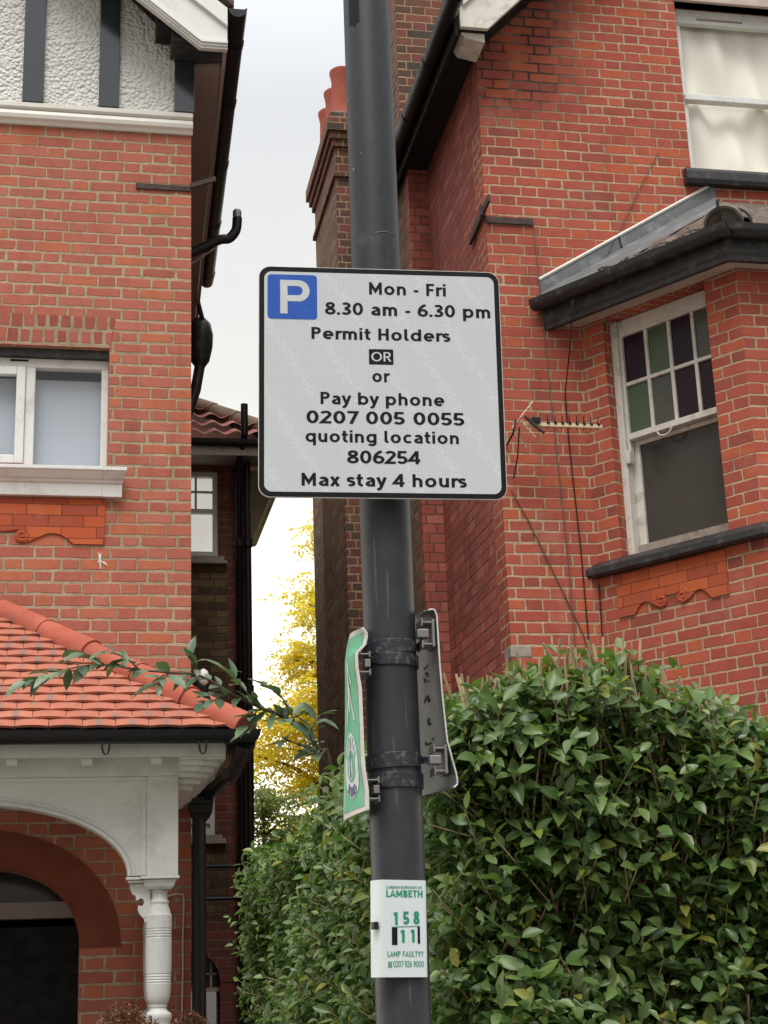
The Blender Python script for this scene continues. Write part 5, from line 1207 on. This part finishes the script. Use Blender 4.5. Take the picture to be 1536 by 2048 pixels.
BG = tag(empty('grey_sign', (.63, PY, 1.97)), 'grey backed sign seen from behind, folded to the right of the column', 'sign')
bl = V2((0, (826, 1236)), (.3, (832, 1340)), (.6, (836, 1450)), (.8, (838, 1530)), (1, (842, 1592)))
br_ = V2((0, (855, 1220)), (.03, (866, 1218)), (.06, (872, 1230)), (.3, (878, 1330)), (.5, (884, 1400)), (.72, (893, 1482)), (.9, (911, 1548)), (.96, (914, 1568)), (1, (906, 1575)))
bfn = warped(bl, br_, PY + .10, PY - .05, .0)
obj('panel', sheet(bfn, 8, 60, .003, 1), 'sign_grey', BG, smooth=50)
rim = MB().tube([bfn(1, i / 60) + Vector((.0015, 0, 0)) for i in range(61)], .0016, 6); obj('rim', rim, 'sign_edge', BG, smooth=60)
for v in (.15, .82):
    c = bfn(.82, v); ch = MB()
    for dz_ in (-.020, .020):
        ch.obox(c + Vector((-.012, 0, dz_)), (.024, 0, 0), (0, .045, 0), (0, 0, .003)); ch.obox(c + Vector((-.024, 0, dz_)), (.003, 0, 0), (0, .045, 0), (0, 0, .014))
    ch.obox(c + Vector((-.004, 0, 0)), (.005, 0, 0), (0, .05, 0), (0, 0, .05)); obj('channel', ch, 'steel', BG, bevel=.0008)
    bolt = MB().obox(c + Vector((-.022, -.012, 0)), (.022, 0, 0), (0, .018, 0), (0, 0, .016)); obj('bolt', bolt, 'steel', BG, bevel=.002)
gm_ = MB()
for v, s_ in ((.06, .004), (.34, .006), (.37, .009), (.47, .014), (.60, .013), (.70, .009), (.30, .005)):
    for k in range(5):
        c = bfn(random.uniform(.28, .55), v + random.uniform(-.012, .012)); a_ = random.uniform(.3, 1) * s_
        gm_.obox(c + Vector((-.0012, 0, 0)), (.0008, 0, 0), (0, a_ * 1.6, a_ * random.uniform(-1, 1)), (0, 0, a_ * .6))
obj('tar_blot', gm_, 'sign_black', BG)
for v in (.18, .86):
    c = gfn(.84, v); ch = MB()
    for dz_ in (-.016, .016):
        ch.obox(c + Vector((.014, 0, dz_)), (.022, 0, 0), (0, .04, 0), (0, 0, .0028)); ch.obox(c + Vector((.026, 0, dz_)), (.003, 0, 0), (0, .04, 0), (0, 0, .011))
    ch.obox(c + Vector((.022, -.005, 0)), (.010, 0, 0), (0, .03, 0), (0, 0, .014)); obj('channel', ch, 'steel', GSG, bevel=.0008)
def band(parent, zc, hb_, a0, a1, narrow0, narrow1, tip0=None, tip1=None, tilt=0.):
    n = 28; vs = []
    for i in range(n + 1):
        t = i / n; th = R(a0 + (a1 - a0) * t); h_ = hb_
        if t < narrow0: h_ = hb_ * (.5 + .5 * min(1, max(0, (t / narrow0 - .55) / .45)))
        if 1 - t < narrow1: h_ = hb_ * (.5 + .5 * min(1, max(0, ((1 - t) / narrow1 - .55) / .45)))
        for rr__ in (PR + .0006, PR + .0034):
            for s_ in (-1, 1): vs.append((PX + rr__ * math.cos(th), PY + rr__ * math.sin(th), zc + tilt * (t - .5) + s_ * h_ / 2))
    f_ = []
    for i in range(n):
        a, b_ = 4 * i, 4 * (i + 1); f_ += [(a, a + 1, b_ + 1, b_), (a + 2, b_ + 2, b_ + 3, a + 3), (a, b_, b_ + 2, a + 2), (a + 1, a + 3, b_ + 3, b_ + 1)]
    f_ += [(0, 2, 3, 1), (4 * n, 4 * n + 1, 4 * n + 3, 4 * n + 2)]
    m_ = MB().add(vs, f_)
    for t_, tip in ((0, tip0), (1, tip1)):
        if tip is not None:
            th = R(a0 if t_ == 0 else a1); p = Vector((PX + (PR + .002) * math.cos(th), PY + (PR + .002) * math.sin(th), zc + tilt * (t_ - .5))); q = Vector(tip); d = q - p
            m_.obox((p + q) / 2, d, d.cross(zz).normalized() * .003, (0, 0, hb_ * .5))
    return obj('strap', m_, 'band', parent, bevel=.0006)
zA = unproj(790, 1290, PY - PR).z; zB = unproj(790, 1316, PY - PR).z; zC = unproj(800, 1518, PY - PR).z; zD = unproj(800, 1558, PY - PR).z
band(BG, zA, .024, 175, 352, .0, .22, None, tuple(bfn(.82, .15) + Vector((-.022, -.01, -.012))), .006)
band(GSG, zB, .022, 188, 365, .28, .0, tuple(gfn(.84, .18) + Vector((.024, -.008, 0))), None, -.002)
band(BG, zC, .026, 175, 345, .0, .16, None, tuple(bfn(.82, .82) + Vector((-.022, -.01, 0))), .004)
band(GSG, zD, .026, 192, 365, .25, .0, tuple(gfn(.84, .86) + Vector((.024, -.008, 0))), None, .0)

# ------------------------------------------------------------------ foliage
def nrm(a): return a / np.maximum(np.linalg.norm(a, axis=-1, keepdims=True), 1e-9)
def leaves(name, C_, A, Nn, L, wr=.5, fold=.25, curl=.3, mat='privet', parent=None, origin=None, rnd=None, simple_=False):
    """C_ base points, A leaf axes, Nn upper-side normals, L lengths -> one mesh of folded, curled leaves"""
    C_, A, Nn = map(np.asarray, (C_, A, Nn)); n = len(C_); A = nrm(A); Nn = nrm(Nn - A * (Nn * A).sum(1, keepdims=True)); S = np.cross(A, Nn)
    if simple_: ts = np.array([0, .45, 1.]); ws = np.array([0, 1., 0])
    else: ts = np.array([0, .22, .48, .76, 1.]); ws = np.array([0, .72, 1., .66, 0])
    m_ = len(ts); wr = np.broadcast_to(np.asarray(wr, float), (n,)); fold = np.broadcast_to(np.asarray(fold, float), (n,)); curl = np.broadcast_to(np.asarray(curl, float), (n,))
    def P(t, w_): return C_ + A * (L * t)[:, None] + S * (L * wr * .5 * w_)[:, None] + Nn * (L * (fold * abs(w_) * wr * .5 - curl * t * t))[:, None]
    cols = [P(t, 0) for t in ts] + [P(t, -w_) for t, w_ in zip(ts[1:-1], ws[1:-1])] + [P(t, w_) for t, w_ in zip(ts[1:-1], ws[1:-1])]
    V = np.stack(cols, 1); K = V.shape[1]; k = m_ - 2; fs = []
    for o_, rev in ((m_, False), (m_ + k, True)):
        q = [[0, o_, 1]] if not rev else [[0, 1, o_]]
        for i in range(k - 1): q.append([i + 1, o_ + i, o_ + i + 1, i + 2] if not rev else [i + 1, i + 2, o_ + i + 1, o_ + i])
        q.append([k, o_ + k - 1, k + 1] if not rev else [k, k + 1, o_ + k - 1]); fs += q
    nl = sum(len(f) for f in fs); loops = np.concatenate([np.array(f) for f in fs]); sizes = np.array([len(f) for f in fs])
    allloops = (np.arange(n)[:, None] * K + loops[None]).ravel(); starts = np.concatenate([[0], np.cumsum(sizes)[:-1]]); allst = (np.arange(n)[:, None] * nl + starts[None]).ravel()
    og_ = np.array(ORG[parent.name] if parent else origin, float)
    me = bpy.data.meshes.new(name); me.vertices.add(n * K); me.vertices.foreach_set('co', (V.reshape(-1, 3) - og_).ravel())
    me.loops.add(len(allloops)); me.loops.foreach_set('vertex_index', allloops); me.polygons.add(len(allst)); me.polygons.foreach_set('loop_start', allst); me.polygons.foreach_set('loop_total', np.tile(sizes, n))
    me.update(calc_edges=True)
    r_ = rnd if rnd is not None else rng.random(n)
    at = me.attributes.new('rnd', 'FLOAT', 'FACE'); at.data.foreach_set('value', np.repeat(r_, len(fs)))
    me.polygons.foreach_set('use_smooth', np.ones(len(allst), bool)); me.materials.append(MT[mat])
    o = bpy.data.objects.new(name, me); COL.objects.link(o)
    if parent: o.parent = parent
    else: o.location = Vector(og_)
    ORG[o.name] = Vector(og_); return o

# privet hedge: front along the pavement, flank running back between the gardens
HG = tag(empty('hedge', (1.9, 4.0, 0.12)), 'clipped dark green privet hedge below the bay window, behind the lamp column', 'hedge')
HXL, HYF, HTOP = .915, 3.62, 2.26
def htop(x, y):
    front = 2.27 + .03 * np.sin(x * 5 + 1) + .02 * np.sin(x * 11 + y * 7)
    front = front + .02 - .19 * np.clip((x - 1.30) / .5, 0, 1.2)
    side = 2.27 - .035 * (y - 3.6) + .05 * np.sin(y * 2.7) + .03 * np.sin(y * 6.1 + 1)
    return np.where(y < 4.3, front, side)
def shoots(n, base, out, upw, stem_len, nodes, leafL, tilt):
    """upright shoots with opposite leaf pairs"""
    d = nrm(np.array([0, 0, 1.]) * upw[:, None] + out * tilt[:, None] + rng.normal(0, .22, (n, 3)))
    C_, A, Nn, LL, RR = [], [], [], [], []
    ref = nrm(np.cross(d, rng.normal(0, 1, (n, 3)))); ref2 = np.cross(d, ref)
    for k in range(nodes):
        t = (k + .6) / nodes
        p = base + d * (stem_len * t)[:, None]
        r_ = ref if k % 2 == 0 else ref2
        for s_ in (1, -1):
            jit = rng.normal(0, .28, (n, 3))
            ax = nrm(r_ * s_ + d * .35 + jit + out * .35 + np.array([0, 0, .06]))
            C_.append(p + ax * .006); A.append(ax); Nn.append(nrm(d + out * .30 + np.array([0, 0, .45]) + rng.normal(0, .3, (n, 3))))
            sz = leafL * (1.0 - .25 * abs(t - .55)) * rng.choice([.6, .8, 1., 1.12, 1.3], n) * rng.uniform(.85, 1.15, n); LL.append(sz); RR.append(np.clip(rng.normal(.42, .24, n) + (.12 if t > .75 else 0), 0, .985))
    return np.concatenate(C_), np.concatenate(A), np.concatenate(Nn), np.concatenate(LL), np.concatenate(RR), d
def lump(a, b_): return .035 * np.sin(a * 6.3 + 2 * np.sin(b_ * 4)) + .03 * np.sin(b_ * 7.1 + a * 2.2) + .02 * np.sin(a * 14 + b_ * 11)
parts = []; stems = MB()
# front face
n = 7000; x = rng.uniform(HXL, 3.4, n); z = rng.uniform(.85, 2.2, n); dep = rng.beta(1.2, 2.2, n) * .26
y = HYF + dep + lump(x, z); zt = htop(x, y); z = np.minimum(z, zt - .14)
base_f = np.stack([x, y, z - .02], 1); out_f = np.tile(np.array([0, -1., 0]), (n, 1))
parts.append((n, base_f, out_f, np.full(n, .75), rng.uniform(.12, .22, n), 5, .048, rng.uniform(.35, .9, n)))
# flank
n = 7400; y = HYF + (8.0 - HYF) * rng.random(n) ** 1.15; z = rng.uniform(.95, 2.25, n); dep = rng.beta(1.2, 2.2, n) * .26
x = HXL + dep + lump(y, z); z = np.minimum(z, htop(x, np.maximum(y, 4.31)) - .14)
parts.append((n, np.stack([x, y, z - .02], 1), np.tile(np.array([-1., -.25, 0]), (n, 1)), np.full(n, .75), rng.uniform(.12, .22, n), 5, .043, rng.uniform(.35, .9, n)))
# top of the front run and of the flank, and the far end
n = 2100; x = rng.uniform(HXL + .02, 3.4, n); y = rng.uniform(HYF + .02, 4.35, n); z = htop(x, y) - .16 + rng.normal(0, .022, n)
parts.append((n, np.stack([x, y, z], 1), np.tile(np.array([0, -.3, .2]), (n, 1)), np.full(n, 1.), rng.uniform(.12, .21, n), 4, .050, rng.uniform(.0, .45, n)))
n = 1500; y = rng.uniform(4.3, 8.0, n); x = HXL + rng.uniform(.0, .65, n); z = htop(x, y) - .16 + rng.normal(0, .03, n)
parts.append((n, np.stack([x, y, z], 1), np.tile(np.array([-.3, -.1, .2]), (n, 1)), np.full(n, 1.), rng.uniform(.12, .22, n), 4, .055, rng.uniform(.0, .45, n)))
CC, AA, NN_, LL, RR = [], [], [], [], []
for (n, base, out_, upw, sl_, nodes, lf, tl_) in parts:
    c, a, nn2, l, r_, d = shoots(n, base, out_, upw, sl_, nodes, lf, tl_)
    CC.append(c); AA.append(a); NN_.append(nn2); LL.append(l); RR.append(r_)
    for i in range(0, n, 2):
        p = Vector(base[i]); stems.tube([p - Vector(d[i]) * .03, p + Vector(d[i]) * float(sl_[i] * .96)], [.0026, .0016], 3, caps=False)
CC, AA, NN_, LL, RR = map(np.concatenate, (CC, AA, NN_, LL, RR))
leaves('foliage', CC, AA, NN_, LL, rng.uniform(.46, .60, len(CC)), rng.uniform(.2, .95, len(CC)), rng.uniform(-.08, .36, len(CC)), 'privet', HG, rnd=RR)
# tall cut stems standing among the leaves of the upper band
for i in range(300):
    x = random.uniform(HXL, 2.4); y = HYF + random.uniform(-.03, .10); zt = float(htop(np.array(x), np.array(y))); L_ = random.uniform(.12, .34); L_ = min(L_, .26); z = zt - random.uniform(.0, .24) - L_ * .75
    d = Vector((random.gauss(0, .10), random.gauss(-.08, .08), 1)).normalized(); p = Vector((x, y + float(lump(x, z)), z)); stems.tube([p, p + d * L_ * .5, p + d * L_ + Vector((random.gauss(0, .008), 0, 0))], [.0036, .0032, .0028], 5)
# clipped bare ends poking out
for i in range(320):
    q = random.random()
    if q < .5: x = random.uniform(HXL, 2.6); y = HYF + random.uniform(-.0, .35); z = float(htop(np.array(x), np.array(y))) - .06; d = Vector((random.gauss(0, .22), random.gauss(-.1, .2), 1)).normalized(); L_ = random.uniform(.08, .15)
    elif q < .8: x = random.uniform(HXL, 2.6); z = random.uniform(1.2, 2.2); y = HYF + .03; d = Vector((random.gauss(0, .4), -.55, .8)).normalized(); L_ = random.uniform(.07, .13)
    else: y = random.uniform(HYF, 7.5); z = random.uniform(1.4, 2.15); x = HXL + .03; d = Vector((-.5, random.gauss(-.1, .3), .8)).normalized(); L_ = random.uniform(.07, .14)
    p = Vector((x, y, z)); stems.tube([p - d * .06, p + d * L_], [.0042, .0034], 6)
obj('twigs', stems, 'stem', HG, recalc=False)
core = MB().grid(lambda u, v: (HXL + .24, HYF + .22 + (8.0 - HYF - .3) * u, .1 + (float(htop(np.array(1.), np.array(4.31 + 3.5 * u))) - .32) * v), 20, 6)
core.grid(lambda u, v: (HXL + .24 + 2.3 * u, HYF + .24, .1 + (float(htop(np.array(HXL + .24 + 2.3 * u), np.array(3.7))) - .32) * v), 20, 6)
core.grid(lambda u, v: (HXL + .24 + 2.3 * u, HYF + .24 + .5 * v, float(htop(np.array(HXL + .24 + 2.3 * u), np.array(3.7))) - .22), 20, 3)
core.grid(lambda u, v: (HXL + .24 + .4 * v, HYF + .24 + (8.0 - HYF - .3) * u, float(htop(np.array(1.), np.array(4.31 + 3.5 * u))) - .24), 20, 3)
obj('dark_core', core, 'core_dark', HG, recalc=False)  # dark sheets added to close gaps, standing in for shade between the leaves
# a few dead curled leaves caught on the face
nD = 44; xs = rng.uniform(1.0, 2.2, nD); zs = rng.uniform(1.5, 2.25, nD)
leaves('dead_leaves', np.stack([xs, HYF - .03 + lump(xs, zs) + rng.uniform(0, .05, nD), zs], 1), nrm(rng.normal(0, .5, (nD, 3)) + np.array([0, -.2, -1.])), rng.normal(0, 1, (nD, 3)), rng.uniform(.04, .06, nD), .45, .8, .5, 'dry_leaf', HG)

# long-leaved shrub arching from behind the hedge over the porch roof
SB = tag(empty('shrub', (1.35, 7.55, 0)), 'long leaved evergreen shrub arching across the porch roof ridge', 'shrub')
def px3(x, y, d): p = unproj(x, y, d); return p
trunkpts = [Vector((1.35, 7.55, 0)), Vector((1.32, 7.5, 1.2))] + [px3(x, y, d) for x, y, d in ((665, 1560, 7.45), (640, 1500, 7.4), (590, 1445, 7.4), (520, 1415, 7.4), (460, 1385, 7.4), (400, 1352, 7.4), (340, 1345, 7.42), (280, 1340, 7.45), (210, 1330, 7.5), (150, 1335, 7.5), (90, 1352, 7.5), (55, 1362, 7.52))]
tw2 = MB(); tc_ = curve2(trunkpts, 5); tw2.tube(tc_, [.011 - .009 * min(1, i / len(tc_)) for i in range(len(tc_))], 6)
branches = [[(460, 1385, 7.4), (430, 1400, 7.35), (400, 1412, 7.35)], [(520, 1415, 7.4), (555, 1440, 7.35), (600, 1430, 7.35)], [(210, 1330, 7.5), (180, 1312, 7.45), (150, 1300, 7.45)], [(640, 1500, 7.4), (600, 1490, 7.35), (565, 1475, 7.35)], [(590, 1445, 7.4), (560, 1390, 7.35), (520, 1370, 7.35)], [(520, 1415, 7.4), (480, 1370, 7.35), (455, 1345, 7.35)], [(400, 1352, 7.4), (385, 1322, 7.35), (375, 1305, 7.35)], [(340, 1345, 7.42), (325, 1360, 7.35), (315, 1372, 7.35)], [(650, 1520, 7.4), (620, 1470, 7.3), (640, 1430, 7.3)], [(280, 1340, 7.45), (250, 1315, 7.4), (215, 1303, 7.4)], [(520, 1415, 7.4), (500, 1440, 7.35), (490, 1470, 7.35)]]
Cb, Ab, Nb, Lb = [], [], [], []
def leafrun(pts, step, L0):
    c = curve2(pts, 6); acc = 0
    for a, b_ in zip(c, c[1:]):
        acc += (b_ - a).length
        if acc > step:
            acc = 0; t = (b_ - a).normalized(); s_ = t.cross(Vector((0, -.4, 1))).normalized()
            for sg in (1, -1):
                if random.random() < .12: continue
                ax = (t * random.uniform(.5, 1.1) + s_ * sg * random.uniform(.5, 1.5) + Vector((random.gauss(0, .4), random.gauss(-.15, .35), random.gauss(.05, .45)))).normalized()
                Cb.append(tuple(b_)); Ab.append(tuple(ax)); Nb.append((random.gauss(0, .3), -.35 + random.gauss(0, .3), 1)); Lb.append(L0 * random.uniform(.7, 1.25))
for bpts in branches:
    P_ = [px3(*q) for q in bpts]; tw2.tube(curve2(P_, 5), .004, 5); leafrun(P_, .030, .115)
leafrun(trunkpts[4:], .028, .115); pass
obj('stems', tw2, 'bark', SB, smooth=60)
leaves('foliage', Cb, Ab, Nb, np.array(Lb), .40, .35, rng.uniform(.05, .35, len(Cb)), 'laurel', SB)

# dried flower heads at the foot of the porch column
DS = tag(empty('dried_shrub', (.36, 8.15, .1)), 'dry reddish brown flower heads at the foot of the white porch column', 'shrub')
ds = MB(); Cd = []
for (x, y, z, r_) in ((.24, 8.15, 1.50, .085), (.33, 8.12, 1.45, .07), (.17, 8.2, 1.44, .08), (.28, 8.1, 1.40, .09), (.53, 8.15, 1.455, .05), (.60, 8.2, 1.44, .05), (.10, 8.2, 1.38, .08), (.575, 8.12, 1.48, .03)):
    ds.tube(curve2([(.36 + random.gauss(0, .03), 8.15, .1), (.3 * .36 + .7 * x, 8.15, .9), (x, y, z)], 5), .004, 5)
    q = nrm(rng.normal(0, 1, (int(330 * r_ / .08), 3))) * (r_ * rng.random((int(330 * r_ / .08), 1)) ** .4) * np.array([1.1, 1, .8]); Cd.append(q + np.array([x, y, z]))
obj('stems', ds, 'bark', DS, smooth=60); Cd = np.concatenate(Cd); k = len(Cd)
leaves('flower_heads', Cd, rng.normal(0, 1, (k, 3)), rng.normal(0, 1, (k, 3)), rng.uniform(.010, .020, k), .8, .3, .3, 'dry_leaf', DS, simple_=True)

# background trees beyond the gap
def tree(name, label, base, h, crown, nclump, leafL, mat, pinn=True, lean=(0, 0), seed=1):
    r_ = np.random.default_rng(seed); rs_ = random.Random(seed)
    T = tag(empty(name, base), label, 'tree'); tm = MB(); B = Vector(base)
    tp = [B, B + Vector((.05 * h * rs_.uniform(-1, 1) * .3, 0, h * .3)), B + Vector((lean[0] * .6, lean[1] * .6, h * .62)), B + Vector((lean[0], lean[1], h * .97))]
    c = curve2(tp, 6); tm.tube(c, [h * .022 * (1 - .93 * i / (len(c) - 1)) for i in range(len(c))], 8)
    tips = []
    for i in range(46):
        t = .14 + .83 * (i / 46); p = c[min(len(c) - 1, int(t * (len(c) - 1)))]; a = i * 2.4 + rs_.uniform(-.4, .4); rad = crown(t) * rs_.uniform(.75, 1.1)
        e_ = p + Vector((math.cos(a) * rad, math.sin(a) * rad, rad * rs_.uniform(.15, .55))); mid_ = p.lerp(e_, .5) + Vector((0, 0, rad * .12))
        cc_ = curve2([p, mid_, e_], 5); tm.tube(cc_, [h * .005 * (1 - .8 * k / (len(cc_) - 1)) for k in range(len(cc_))], 5)
        for q in cc_[2:]: tips.append(q)
    C_, A, Nn = [], [], []
    for i in range(nclump):
        q = rs_.choice(tips) + Vector((rs_.gauss(0, .16), rs_.gauss(0, .16), rs_.gauss(-.05, .16))) * (h * .10)
        d = Vector((rs_.gauss(0, 1), rs_.gauss(0, 1), rs_.gauss(-.1, .35))).normalized(); L_ = leafL * rs_.uniform(3.5, 6)
        n_ = 6 if pinn else 4
        for k in range(n_):
            p = q + d * (L_ * k / n_) + Vector((0, 0, -.25 * L_ * (k / n_) ** 2)); s_ = d.cross(zz).normalized()
            for sg in (1, -1):
                C_.append(tuple(p)); A.append(tuple(s_ * sg + d * .5 + Vector((rs_.gauss(0, .25), rs_.gauss(0, .25), -.25 + rs_.gauss(0, .25))))); Nn.append((rs_.gauss(0, .4), rs_.gauss(0, .4), 1))
    obj('trunk', tm, 'bark', T, smooth=60)
    k = len(C_); leaves('crown', C_, A, Nn, leafL * r_.uniform(.7, 1.25, k), .42, .2, .2, mat, T, simple_=True, rnd=np.clip(r_.normal(.45, .3, k), 0, 1)); return T
tree('tree', 'tall feathery yellow autumn tree glowing in the gap between the houses', (4.55, 24, 0), 9.6, lambda t: 3.2 * (1 - t) ** .6 + .3, 8500, .095, 'yellow_leaf', True, (.0, .3), 3)
tree('tree', 'lower dull green tree rising beside the hedge in front of the yellow tree', (2.32, 21, 0), 4.3, lambda t: 1.8 * math.sin(math.pi * min(1, .18 + t * .8)) + .2, 2600, .08, 'tree_green', False, (.1, 0), 5)
